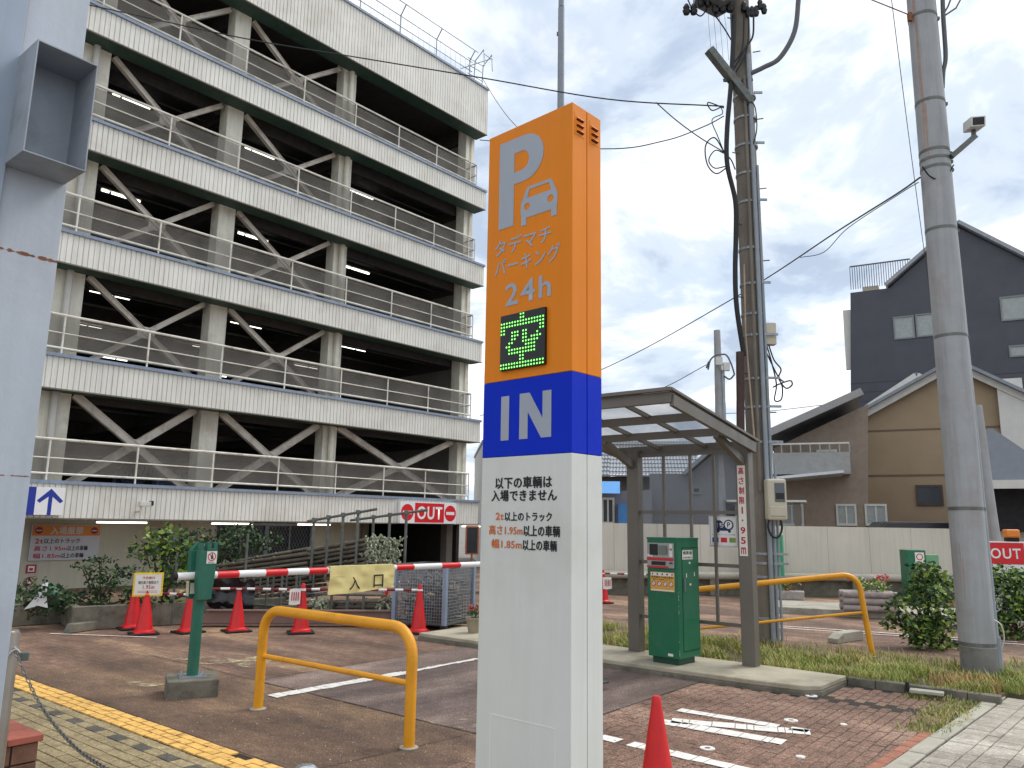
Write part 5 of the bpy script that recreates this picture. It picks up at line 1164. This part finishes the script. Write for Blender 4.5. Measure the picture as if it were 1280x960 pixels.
# ------------------------------------------------------------------ right-hand concrete pole
rx, ry = 5.60, 9.72
Rp = thing('concrete_pole', 'smooth concrete pole with rust streaks, steel bands and a camera', 'utility pole', (rx,ry,0))
MB().tube([(.045,0,-.1),(.045,0,0),(.035,0,4),(.025,0,9.2),(.0,0,13)],[.200,.199,.194,.176,.165],32).obj('pole', pole_conc, Rp, smooth=True)
for z in (.42,2.02,4.2,5.64,6.50,6.62,6.74,7.46,8.75):
    r0_ = .199-.0024*z
    MB().lathe([(r0_,-.022),(r0_+.006,-.020),(r0_+.006,.020),(r0_,.022)],32,(.04-.0015*z,0,z)).obj('steel_band', galv_dk, Rp)
    MB().box(.22-.003*z,.28-.003*z,-.03,.03,z-.02,z+.02).obj('band_clamp', galv_dk, Rp)
Rr = random.Random(12)
for (an, z0_, z1_, w_) in ((-150,5.0,6.6,.10),(-148,3.2,9.2,.05),(-120,5.9,6.35,.10),(-146,.9,3.4,.05),(-105,6.0,6.3,.05),(-140,6.4,7.4,.05)):
    vs = []; n_ = int((z1_-z0_)/.06)
    for k in range(n_+1):
        z = z0_+(z1_-z0_)*k/n_; r0_ = .2004-.0024*z; f_ = min(1,(k+1)/8)*(.5+.5*mathutils.noise.noise(Vector((an,z*1.5,2)))+.3*k/n_)
        for q_ in (-1,-.33,.33,1):
            a_ = rad(an)+ (q_*w_*f_+ .03*mathutils.noise.noise(Vector((z*2.2,an,5))))/r0_*.5; vs.append((.045-.0022*z+r0_*cos(a_), r0_*sin(a_), z))
    MB().add(vs, [(k*4+j,k*4+j+1,k*4+j+5,k*4+j+4) for k in range(n_) for j in range(3)]).obj('rust_stain', M('rust_stain',(158,136,124),.8,var=.12,scale=9), Rp, fix=False)
MB().lathe([(.2005,.0),(.2000,.385)],32,(.045,0,0)).obj('base_grime', M('pole_grime',(122,120,116),.85,var=.2,scale=4,dirt=(84,82,76),dscale=5,damt=.8), Rp, smooth=True)
cnd = MB().tube([(.27,.02,0),(.25,.02,2.6),(.23,.02,5.6),(.215,.02,9.2)],[.05,.045,.03,.03],10).obj('side_conduit', galvp, Rp, smooth=True); MB().tube([(.275,.02,.0),(.272,.02,.5)],.06,10).obj('conduit_sleeve', galvp, Rp)
MB().tube(bez([(.17,-.12,.72),(.26,-.14,.66),(.31,-.1,.5),(.29,-.06,.36)],5),.008,6).obj('white_wire', white_trim, Rp)
def rp(px,py,dy=-.15): q = PX(px,py,ry+dy); return (q.x-rx,q.y-ry,q.z)
MB().obox(rp(1189,196),rp(1219,170),.06,.07).obj('camera_arm', galv_dk, Rp); cb = MB().box(-.09,.09,-.17,.13,-.07,.07).obj('camera_housing', white_trim, Rp, bevel=.015); cb.location = rp(1217,156); cb.rotation_euler = (rad(12),0,rad(-12))
MB().rect(-.07,.07,-.05,.05,-.1702).obj('lens_window', black_pl, cb); MB().tube([rp(1217,170),rp(1217,160)],.03,8).obj('camera_mount', galv_dk, Rp)
MB().tube(bez([rp(1153,208),rp(1162,220),rp(1174,224),rp(1186,216),rp(1192,206)],5),.010,6).obj('cable_loop', cable, Rp)
MB().tube(bez([rp(1178,110,.0),rp(1179,90,0),rp(1182,70,0),rp(1179,20,0),rp(1178,-10,0)],5),.03,8).obj('top_cable', cable_g, Rp)
for pts in ([(1178,20),(1185,8),(1190,-5)],[(1179,20),(1178,5),(1182,-8)],[(1180,20),(1195,10),(1203,-5)]): MB().tube([rp(a,b,0) for a,b in pts],.012,6).obj('splice_cable', cable_g, Rp)
MB().box(-.215,-.165,-.10,-.05,8.66,8.78).obj('rusty_bracket', rust, Rp)

# far slender pole with two boxes
q = PX(901,600,26)
t = thing('slender_pole', 'distant slender concrete pole carrying two small grey boxes', 'utility pole', (q.x+.03,26,0)); MB().tube([(0,0,0),(0,0,4),(0,0,8.41)],[.24,.17,.11],14).obj('pole', pole_conc, t, smooth=True)
MB().tube([(.13,-.1,0),(.13,-.1,7)],.06,8).obj('side_pipe', galv, t)
def fq(px,py): r_ = PX(px,py,25.8); return (r_.x-q.x-.03, r_.y-26, r_.z)
for px_, py_ in ((898,452),(907,459)): c_ = fq(px_,py_); MB().box(c_[0]-.11,c_[0]+.11,c_[1]-.15,c_[1],c_[2]-.14,c_[2]+.14).obj('box', white_trim, t, bevel=.01)
for pts in ([(885,462),(888,450),(895,444),(901,443)],[(901,443),(908,444),(914,455),(918,468)],[(905,470),(912,474),(918,468)],[(883,460),(886,452)]): MB().tube(bez([fq(*p) for p in pts],4),.03,5).obj('cable_loop', cable_g, t)

# ------------------------------------------------------------------ overhead wires
def wire(name, label, pts, r_, mat=cable):
    o = MB().tube(bez(pts, 8), r_, 5).obj(name, mat, None, smooth=True); tag(o, label, 'cable'); return o
wire('overhead_cable', 'black cable sweeping from the upper left across the garage to the utility pole', [PX(-60,-28,14),PX(105,5,14),PX(300,47,13.6),PX(430,69,13.3),PX(600,97,12.9),PX(760,124,12.4),PX(905,133,12.0)], .012)
wire('overhead_cable', 'thin cable branching down from the long cable to the coiled loops on the pole', [PX(820,128,12.2),PX(845,150,12.15),PX(875,172,12.1),PX(905,190,12)], .010)
wire('overhead_cable', 'cable entering from behind the pylon and rising to the utility pole', [PX(600,175,16),PX(752,186,13.5),PX(830,176,12.8),PX(880,158,12.2),PX(905,145,12)], .010)
wire('overhead_cable', 'long cable from the right concrete pole sloping down behind the pylon', [PX(1150,222,9.6),PX(1120,243,10.6),PX(1050,287,12.5),PX(915,374,17),PX(752,462,24),PX(600,520,32)], .013)
wire('overhead_cable', 'second strand twisted beside the sloping cable near the concrete pole', [PX(1148,228,9.6),PX(1125,242,10.6),PX(1060,285,12.4),PX(1030,315,13),PX(1000,322,13.4)], .007)
wire('overhead_cable', 'fine grey wire dropping past the left side of the concrete pole', [PX(1112,-20,8.5),PX(1122,60,9),PX(1136,170,9.8),PX(1152,290,10.5),PX(1170,420,11.5)], .005, cable_g)
wire('overhead_cable', 'short reddish wire reaching the rusty bracket at the top of the concrete pole', [PX(1080,-4,10),PX(1110,8,9.8),PX(1135,18,9.6)], .009, M('reddish_wire',(120,84,80),.6,var=0))
wire('overhead_cable', 'thin wire falling from the garage roof corner towards the pylon', [PX(603,98,27),PX(625,133,24),PX(650,162,22),PX(700,200,20)], .012, cable_g)
wire('overhead_cable', 'distant grey wire meeting the slender pole from the left', [PX(752,498,28),PX(820,488,27),PX(885,455,26)], .014, cable_g)
wire('overhead_cable', 'distant level wire crossing behind the utility pole above the roofs', [PX(900,517,40),PX(960,514,40),PX(1080,500,40)], .018, cable_g)
for k in range(4): wire('overhead_cable', 'hair-thin wire hanging in front of the transformer, %s from the left' % ['first','second','third','fourth'][k], [PX(884+k*5,-20,11.8),PX(886+k*7,30,11.8),PX(890+k*7,75,11.8)], .003, cable_g)['group'] = 'hair-thin wires by the transformer'

# ------------------------------------------------------------------ back of the lot: low wall, pipe rail, second kiosk area
wa = GR(700,742.5); wb = GR(1017,746); dirw = (wb-wa).normalized(); angw = math.degrees(math.atan2(dirw.y,dirw.x))
t = thing('panel_wall', 'long cream panelled boundary wall behind the second lot', 'wall', (wa.x,wa.y,0), angw)
LW = 14.0; nP = 15
for k in range(nP): MB().box(-2+k*1.15,-2+k*1.15+1.143,.25,.31,.42,1.80).obj('wall_panel', cream_fence, t)
MB().box(-2,-2+nP*1.15,.20,.45,-.1,.42).obj('wall_base', conc_old, t); MB().tube([(-2,.05,.50),(-2+nP*1.15,.05,.50)],.10,12).obj('pipe_rail', M('beige_pipe',(176,170,156),.5,var=.1,streak=.1), t, smooth=True)
for k in range(9): MB().box(-1.8+k*1.9,-1.68+k*1.9,.0,.1,0,.44).obj('pipe_bracket', conc_dk, t)
# far island with second kiosk
fa = GR(975,766); fb = GR(1195,778); angf = math.degrees(math.atan2(fb.y-fa.y,fb.x-fa.x))
fi = MB().box(-.6,7.5,0,1.7,-.05,.12).obj('far_island', conc, None, (fa.x,fa.y,0), angf, bevel=.01); tag(fi, kind='structure')
q = GR(999,733,.12)
t = thing('rear_shelter', 'second grey-brown shelter frame seen through the gap by the meter', 'shelter', (q.x,q.y,.12), angf)
for x in (-1.6,0.05): MB().box(x-.09,x+.09,-.05,.05,0,2.35).obj('post', bronze, t)
for z in (.42,1.0,1.65,2.3): MB().box(-1.5,-.04,-.02,.02,z-.025,z+.025).obj('rail', M('pale_frame',(140,140,134),.5), t)
MB().rect(-1.5,-.04,.45,2.3,.0).obj('pane', glass_c, t); MB().box(-1.9,.3,-.2,.9,2.36,2.42).obj('roof', white_trim, t)
q = GR(978,745,.12)
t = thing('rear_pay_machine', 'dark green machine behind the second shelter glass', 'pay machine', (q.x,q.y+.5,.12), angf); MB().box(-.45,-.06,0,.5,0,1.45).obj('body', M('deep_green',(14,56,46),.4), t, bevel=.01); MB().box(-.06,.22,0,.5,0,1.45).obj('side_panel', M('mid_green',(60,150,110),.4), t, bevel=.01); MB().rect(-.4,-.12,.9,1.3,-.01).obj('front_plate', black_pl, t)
q = GR(1092,766,.12)
t = thing('log_planter', 'low planter of three stacked grey logs with pink and white flowers', 'planter', (q.x,q.y+.1,.12), angf+12)
for i in range(3):
    for y_ in (0,.3): MB().tube([(-.52,y_,.07+i*.135),(.50,y_,.07+i*.135)],.064,10).obj('log', timber_g, t, smooth=True)
    MB().tube([(.44,-.05,.075+i*.135),(.44,.35,.075+i*.135)],.055,10).obj('log', timber_g, t, smooth=True)
mb = MB(); leaf_cloud(mb,(0,.15,.5),(.42,.16,.16),330,.08,random.Random(21),0); mb.obj('leaves', leaf_b, t, fix=False)
mb = MB(); leaf_cloud(mb,(0,.12,.56),(.40,.16,.14),90,.05,random.Random(22),0); mb.obj('white_flowers', flower_w, t, fix=False)['kind'] = 'stuff'
mb = MB(); leaf_cloud(mb,(.28,.1,.66),(.16,.1,.08),50,.06,random.Random(23),0); leaf_cloud(mb,(-.4,.1,.6),(.08,.1,.08),20,.05,random.Random(24),0); mb.obj('pink_flowers', flower_r, t, fix=False)['kind'] = 'stuff'
q = GR(985,750,.12)
t = thing('flower_trough', 'small trough of orange and green plants by the second shelter', 'planter', (q.x,q.y,.12), angf); MB().box(-.3,.35,0,.3,0,.2).obj('trough', timber_g, t, bevel=.02); mb = MB(); leaf_cloud(mb,(0,.15,.3),(.3,.14,.12),140,.08,random.Random(30),0,nmat=2); mb.obj('plants', [leaf_a, M('orange_petal',(196,110,52),.6)], t, fix=False)
# wheel stop
q = GR(1052,802)
t = MB().prism([(-.35,0),(.42,0),(.42,.13),(.36,.15),(-.16,.15),(-.35,.07)],-.08,.10).obj('wheel_stop', conc, None, (q.x+.08,q.y+.05,-.004), 38, bevel=.01); tag(t, 'grey concrete wheel stop lying on the rear lot paving', 'wheel stop')
# second gate and OUT sign
q = GR(1168,762)
t = thing('exit_gate', 'green exit barrier housing half hidden by the bush left of the pole', 'barrier gate', (q.x-.1,q.y,0), -5); MB().box(-.42,.0,0,.4,0,1.30).obj('housing', green_k, t, bevel=.01); MB().box(.0,.30,.05,.35,0,1.20).obj('side_panel', M('pale_green_panel',(110,160,120),.5), t, bevel=.01)
s_ = MB().rect(-.24,-.04,1.02,1.25,-.004).obj('sticker', paper_m, t); MB().disc((-.14,-.006,1.15),.075,18,r0=.055).obj('red_ring', red_let, s_)
q0 = PX(1238,690,14.5)
t = thing('exit_sign', 'red and white OUT sign with an orange beacon at the lot exit', 'sign', (q0.x,q0.y,0), -12)
zA, zB = PX(1238,705,14.5).z, PX(1238,678,14.5).z
MB().box(-.10,.85,0,.08,.15,zB+.02).obj('board', white_sign, t, bevel=.005); MB().rect(-.06,.56,zA,zB,-.002).obj('red_field', red_sign, t); lettering('lettering','OUT',.0,.50,zA+.10,zB-.10,-.004,white_sign,t,.02)
for x_ in (-.16,): MB().box(.30,.50,.0,.16,zB+.02,zB+.09).obj('beacon_base', rubber, t, bevel=.01); MB().box(.28,.52,-.02,.18,zB+.09,zB+.24).obj('beacon', M('amber_beacon',(226,130,44),.35,var=.1), t, bevel=.03)
q = PX(1231,650,15.2)
t = thing('leaning_post', 'slim grey steel post between the concrete pole and the exit sign', 'post', (q.x+.16,q.y,0)); o = MB().tube([(.1,0,0),(-.04,0,2.4),(-.12,0,4.2)],.10,12).obj('post', pole_conc, t, smooth=True)
q = GR(1200,815); 
shrub('roadside_bush','leafy green bush left of the concrete pole foot','bush',(q.x-.15,q.y+.35,0),[(-.35,0,.55,.38,.35,.25),(0,0,.85,.38,.35,.3),(.1,0,.30,.42,.4,.34),(-.15,-.1,.2,.4,.3,.25),(-.1,0,1.1,.25,.25,.18),(-.55,0,.35,.25,.2,.12)],.08,3400,[leaf_a,leaf_b,leaf_c],41,12)
q = GR(1262,800)
shrub('roadside_bush','dense bush right of the concrete pole at the frame edge','bush',(q.x+.1,q.y+.25,0),[(-.1,0,.6,.42,.4,.4),(-.05,-.1,.2,.42,.3,.25),(.35,0,.75,.4,.4,.4),(.1,0,1.0,.35,.3,.2),(.4,-.1,.25,.5,.3,.28),(.8,0,.5,.5,.4,.5)],.08,5200,[leaf_a,leaf_b,leaf_c],42,12)
q = GR(1140,866,.04)
t = thing('sprinkler_box', 'flat pale concrete lid with a small black tap stub in the grass', 'valve lid', (q.x,q.y,.05), -32); MB().box(-.02,.30,-.06,.07,0,.03).obj('lid', conc, t, bevel=.004); MB().lathe([(.02,0),(.02,.09),(.012,.10)],10,(-.04,0,0)).obj('tap_stub', black_pl, t)

# ------------------------------------------------------------------ houses behind (each built at its own distance)
def win(parent, x0, x1, z0, z1, y, glass, frame=white_trim, nx=2):
    f_ = MB().box(x0,x1,y-.05,y,z0,z0+.07).box(x0,x1,y-.05,y,z1-.07,z1).box(x0,x0+.06,y-.05,y,z0+.07,z1-.07).box(x1-.06,x1,y-.05,y,z0+.07,z1-.07)
    for k in range(1,nx): xm = x0+(x1-x0)*k/nx; f_.box(xm-.025,xm+.025,y-.045,y,z0+.07,z1-.07)
    f = f_.obj('window', frame, parent); MB().rect(x0+.06,x1-.06,z0+.07,z1-.07,y-.012).obj('pane', glass, f); return f
def house(name, label, px, Y, turn=1.0):
    q = PX(px, 640, Y); az = -math.atan2(q.x, q.y)*turn; t = thing(name, label, 'house', (q.x,Y,0), math.degrees(az))
    ex = Vector((cos(az), sin(az), 0)); ny = Vector((-sin(az), cos(az), 0)); o0 = Vector((q.x, Y, 0))
    def loc(x, y):
        d = sight(x, y); p = CAM + d*((o0-CAM).dot(ny)/d.dot(ny)); return ((p-o0).dot(ex), p.z)
    return t, loc
# dark slate house
t, l = house('slate_house','tall dark slate-clad house with roof terrace behind the concrete pole',1180,36)
pr_ = [l(1064,660),l(1063,366),l(1112,360),l(1197,284),l(1290,330),l(1420,395),l(1420,670)]
MB().prism(pr_,0,9).obj('wall', slate_wall, t)
mb = MB(); xa_, xb_ = l(1064,500)[0], l(1420,500)[0]
for k in range(16): z_ = 1.9+k*.46; mb.box(xa_+.01, xb_-.01, -.008, 0, z_, z_+.02)
mb.obj('cladding_joint', M('dark_joint',(44,46,52),.6), t)
a, b, c_ = l(1108,358), l(1197,280), l(1420,392)
MB().obox((a[0],4.4,a[1]+.05),(b[0],4.4,b[1]+.05),9.4,.16).obox((b[0],4.4,b[1]+.05),(c_[0],4.4,c_[1]+.05),9.4,.16).obj('roof', M('grey_metal_roof',(150,152,158),.5), t)
mb = MB(); A = l(1062,334); B_ = l(1138,331); z0_ = l(1062,362)[1]
mb.box(A[0],B_[0],.02,.07,A[1]-.0,A[1]+.06)
for k in range(26): x_ = A[0]+(B_[0]-A[0])*k/25; mb.box(x_-.015,x_+.015,.03,.06,z0_,A[1])
mb.obj('terrace_railing', rail_m if False else M('dark_railing',(84,80,82),.5), t)
u0, u1 = l(1077,365), l(1097,352); MB().box(u0[0],u1[0],.6,1.2,u0[1],u1[1]).obj('air_conditioner', beige_box, t, bevel=.03)
for (xa,ya,xb,yb2) in ((1118,425,1142,394),(1146,422,1176,390),(1252,402,1284,368),(1262,447,1290,430)):
    a, b = l(xa,ya), l(xb,yb2); win(t,a[0],b[0],a[1],b[1],0,win_lt,M('grey_frame',(120,124,126),.5),1)
a, b = l(1057,460), l(1064,385); MB().box(a[0],b[0]-.02,.3,.6,a[1],b[1]).obj('downpipe', white_trim, t)
# tan house
t, l = house('tan_house','tan-walled gabled house with white bargeboards behind the cream wall',1160,27)
MB().prism([l(1048,662),l(1048,535),l(1192,455),l(1300,505),l(1300,662)],0,7).obj('wall', tan_wall, t)
for p_, q_ in (((1046,537),(1192,456)),((1192,456),(1305,508))):
    a, b = l(*p_), l(*q_); MB().obox((a[0],3.2,a[1]+.1),(b[0],3.2,b[1]+.1),7.6,.10).obj('roof', roof_tile, t); MB().obox((a[0],-.32,a[1]),(b[0],-.32,b[1]),.06,.34,up=(0,0,1)).obj('bargeboard', white_trim, t)
MB().prism([l(1066,560),l(1066,492),l(1143,444),l(1215,478),l(1215,560)],7.05,10).obj('rear_wing_wall', tan_wall, t)
for p_, q_ in (((1062,492),(1143,438)),((1143,438),(1225,478))):
    a, b = l(*p_), l(*q_); MB().obox((a[0],8.4,a[1]+.35),(b[0],8.4,b[1]+.35),3.6,.10).obj('roof', roof_tile, t); MB().obox((a[0],6.5,a[1]+.2),(b[0],6.5,b[1]+.2),.06,.34).obj('bargeboard', white_trim, t)
a, b = l(1146,632), l(1178,606); win(t,a[0],b[0],a[1],b[1],0,win_dk,M('brown_frame',(80,64,54),.5),1)
for z_ in (540,595): a = l(1060,z_); MB().box(l(1050,z_)[0],l(1300,z_)[0],-.02,0,a[1]-.03,a[1]+.03).obj('wall_band', M('tan_band',(112,96,78),.7), t)
a, b = l(1262,660), l(1276,474); MB().box(a[0],b[0],-.3,-.1,0,b[1]).obj('corner_pillar', white_trim, t)
a, b = l(1113,655), l(1166,646); 
# low wing with dark roof and balcony left of tan house
t, l = house('balcony_house','two-storey house with white balcony and dark sweeping roof right of the meter',1015,25)
MB().prism([l(968,662),l(968,560),l(1085,505),l(1085,662)],0,6).obj('wall', M('brown_wall',(146,132,118),.8,var=.1), t)
a, b = l(958,549), l(1075,497); MB().obox((a[0],2.4,a[1]+.05),(b[0],2.4,b[1]+.05),7,.14).obj('roof', M('dark_roof',(92,92,98),.5), t); MB().obox((a[0],-1.15,a[1]+.02),(b[0],-1.15,b[1]+.02),.08,.22).obj('eave_board', M('grey_eave',(150,150,150),.5), t)
a, b = l(968,592), l(1060,558); bal = MB().box(a[0],b[0],-.9,-.85,a[1],b[1]-.25).box(a[0],b[0],-.9,0,a[1]-.08,a[1]).obj('balcony', M('balcony_panel',(150,150,148),.5), t)
for k in range(9): x_ = a[0]+(b[0]-a[0])*k/8; MB().box(x_-.02,x_+.02,-.91,-.86,b[1]-.25,b[1]).obj('baluster', M('balcony_panel',(150,150,148),.5), bal)
MB().box(a[0],b[0],-.91,-.86,b[1],b[1]+.05).obj('handrail', white_trim, bal)
a, b = l(1022,592), l(1046,562); win(t,a[0],b[0],a[1],b[1],-.01,win_dk)
a, b = l(965,604), l(1052,594); MB().obox((a[0],-.9,a[1]+.05),(b[0],-.9,b[1]+.0),1.8,.08).obj('awning', M('white_metal_awning',(206,210,214),.4,var=.05), t)
for xa, xb in ((976,1004),(1046,1070),(1082,1108)): a, b = l(xa,657), l(xb,630); win(t,a[0],b[0],a[1],b[1],-.02,win_lt,white_trim,2)
# parked van roof behind wall
q = PX(1152,650,23.5); t = thing('parked_van', 'dark parked van mostly hidden behind the cream wall', 'van', (q.x,q.y,0), -10)
MB().prism([(-1.5,.3),(1.5,.3),(1.52,1.2),(1.35,1.85),(1.15,1.98),(-1.2,1.98),(-1.45,1.75),(-1.52,1.0)],-.8,.8).obj('body', M('van_dark',(60,60,64),.35,var=.03), t, bevel=.05); 
MB().rect(-1.1,1.0,1.45,1.8,-.803).obj('side_window', win_dk, t)
for x_ in (-.95,.95): MB().tube([(x_,-.82,.32),(x_,-.6,.32)],.32,16).obj('wheel', rubber, t)
# grey tiled houses seen through the shelter
t, l = house('grey_house','grey stucco house with tiled hip roof seen through the shelter glass',880,26)
MB().prism([l(812,665),l(812,592),l(862,592),l(900,560),l(940,592),l(985,592),l(985,665)],0,6).obj('wall', grey_wall, t)
a, b, c_ = l(855,597), l(901,556), l(948,597)
for p_, q_ in ((a,b),(b,c_)): MB().obox((p_[0],2.9,p_[1]+.1),(q_[0],2.9,q_[1]+.1),6.8,.12).obj('roof', roof_tile, t)
for (xa,ya,xb,yb2) in ((865,618,876,608),(905,650,930,625)): p_, q_ = l(xa,ya), l(xb,yb2); win(t,p_[0],q_[0],p_[1],q_[1],-.01,win_dk,M('grey_frame',(120,124,126),.5),1)
t, l = house('tiled_house','long house with pale glazed roof tiles left of the grey gable',790,30)
MB().prism([l(640,668),l(640,600),l(872,592),l(872,668)],0,6).obj('wall', M('dull_brown_wall',(112,106,100),.8,var=.1), t)
a, b = l(636,602), l(876,590); zr1 = l(800,566)[1]
rf = thing_r = MB()
mb = MB(); rows = 9; z_lo, z_hi = l(800,594)[1]-.1, l(800,552)[1]+.3
for r_ in range(rows):
    y0_, y1_ = -.8+r_*.42, -.8+(r_+1)*.42+.06; z0_, z1_ = z_lo+(z_hi-z_lo)*r_/rows, z_lo+(z_hi-z_lo)*(r_+1)/rows
    n_ = 60
    vs = []
    for k in range(n_*2+1):
        x_ = a[0]+(b[0]-a[0])*k/(n_*2); h_ = .035 if k % 2 else 0; vs.append((x_,y0_,z0_+h_+.05)); vs.append((x_,y1_,z1_+h_+.02))
    mb.add(vs, [(2*k,2*k+2,2*k+3,2*k+1) for k in range(n_*2)]); mb.add([(a[0],y0_,z0_),(b[0],y0_,z0_),(b[0],y0_,z0_+.06),(a[0],y0_,z0_+.06)],[(0,1,2,3)])
mb.obj('tiled_roof', roof_tile, t, fix=False)
for (xa,ya,xb,yb2) in ((828,655,850,622),(700,650,740,625)): p_, q_ = l(xa,ya), l(xb,yb2); win(t,p_[0],q_[0],p_[1],q_[1],-.01,win_dk)
t, l = house('blue_awning_shop','low building with a bright blue awning left of the shelter post',780,24)
MB().prism([l(735,662),l(735,615),l(815,612),l(815,662)],0,4).obj('wall', grey_wall, t)
a, b = l(735,618), l(775,606); MB().add([(a[0],-.05,b[1]+.1),(b[0],-.05,b[1]+.1),(b[0],-1.0,a[1]),(a[0],-1.0,a[1])],[(0,1,2,3)]).obj('awning', M('blue_awning',(84,150,214),.5,var=.08), t)
a, b = l(752,655), l(768,622); win(t,a[0],b[0],a[1],b[1],-.01,win_dk); a, b = l(773,655), l(785,630); MB().box(a[0],b[0],-.5,-.02,a[1],b[1]).obj('blue_crate_stack', M('blue_crate',(60,120,180),.5), t)
# grey canopy & dark garage at far right
t, l = house('canopy_garage','grey sloping canopy over a dark garage at the right edge',1240,21)
MB().prism([l(1196,662),l(1196,608),l(1400,612),l(1400,670)],.3,4).obj('dark_opening_block', M('dark_opening',(34,34,38),.8), t)  # solid block, the shade under the canopy put into its dark colour
MB().prism([l(1194,604),l(1200,548),l(1240,538),l(1340,606),l(1340,616)],-.6,3).obj('canopy', M('grey_canopy',(132,138,148),.5,var=.06), t)
a, b = l(1194,608), l(1340,602); MB().box(a[0],b[0],-.72,-.6,a[1]-.1,a[1]+.12).obj('canopy_edge', white_trim, t)
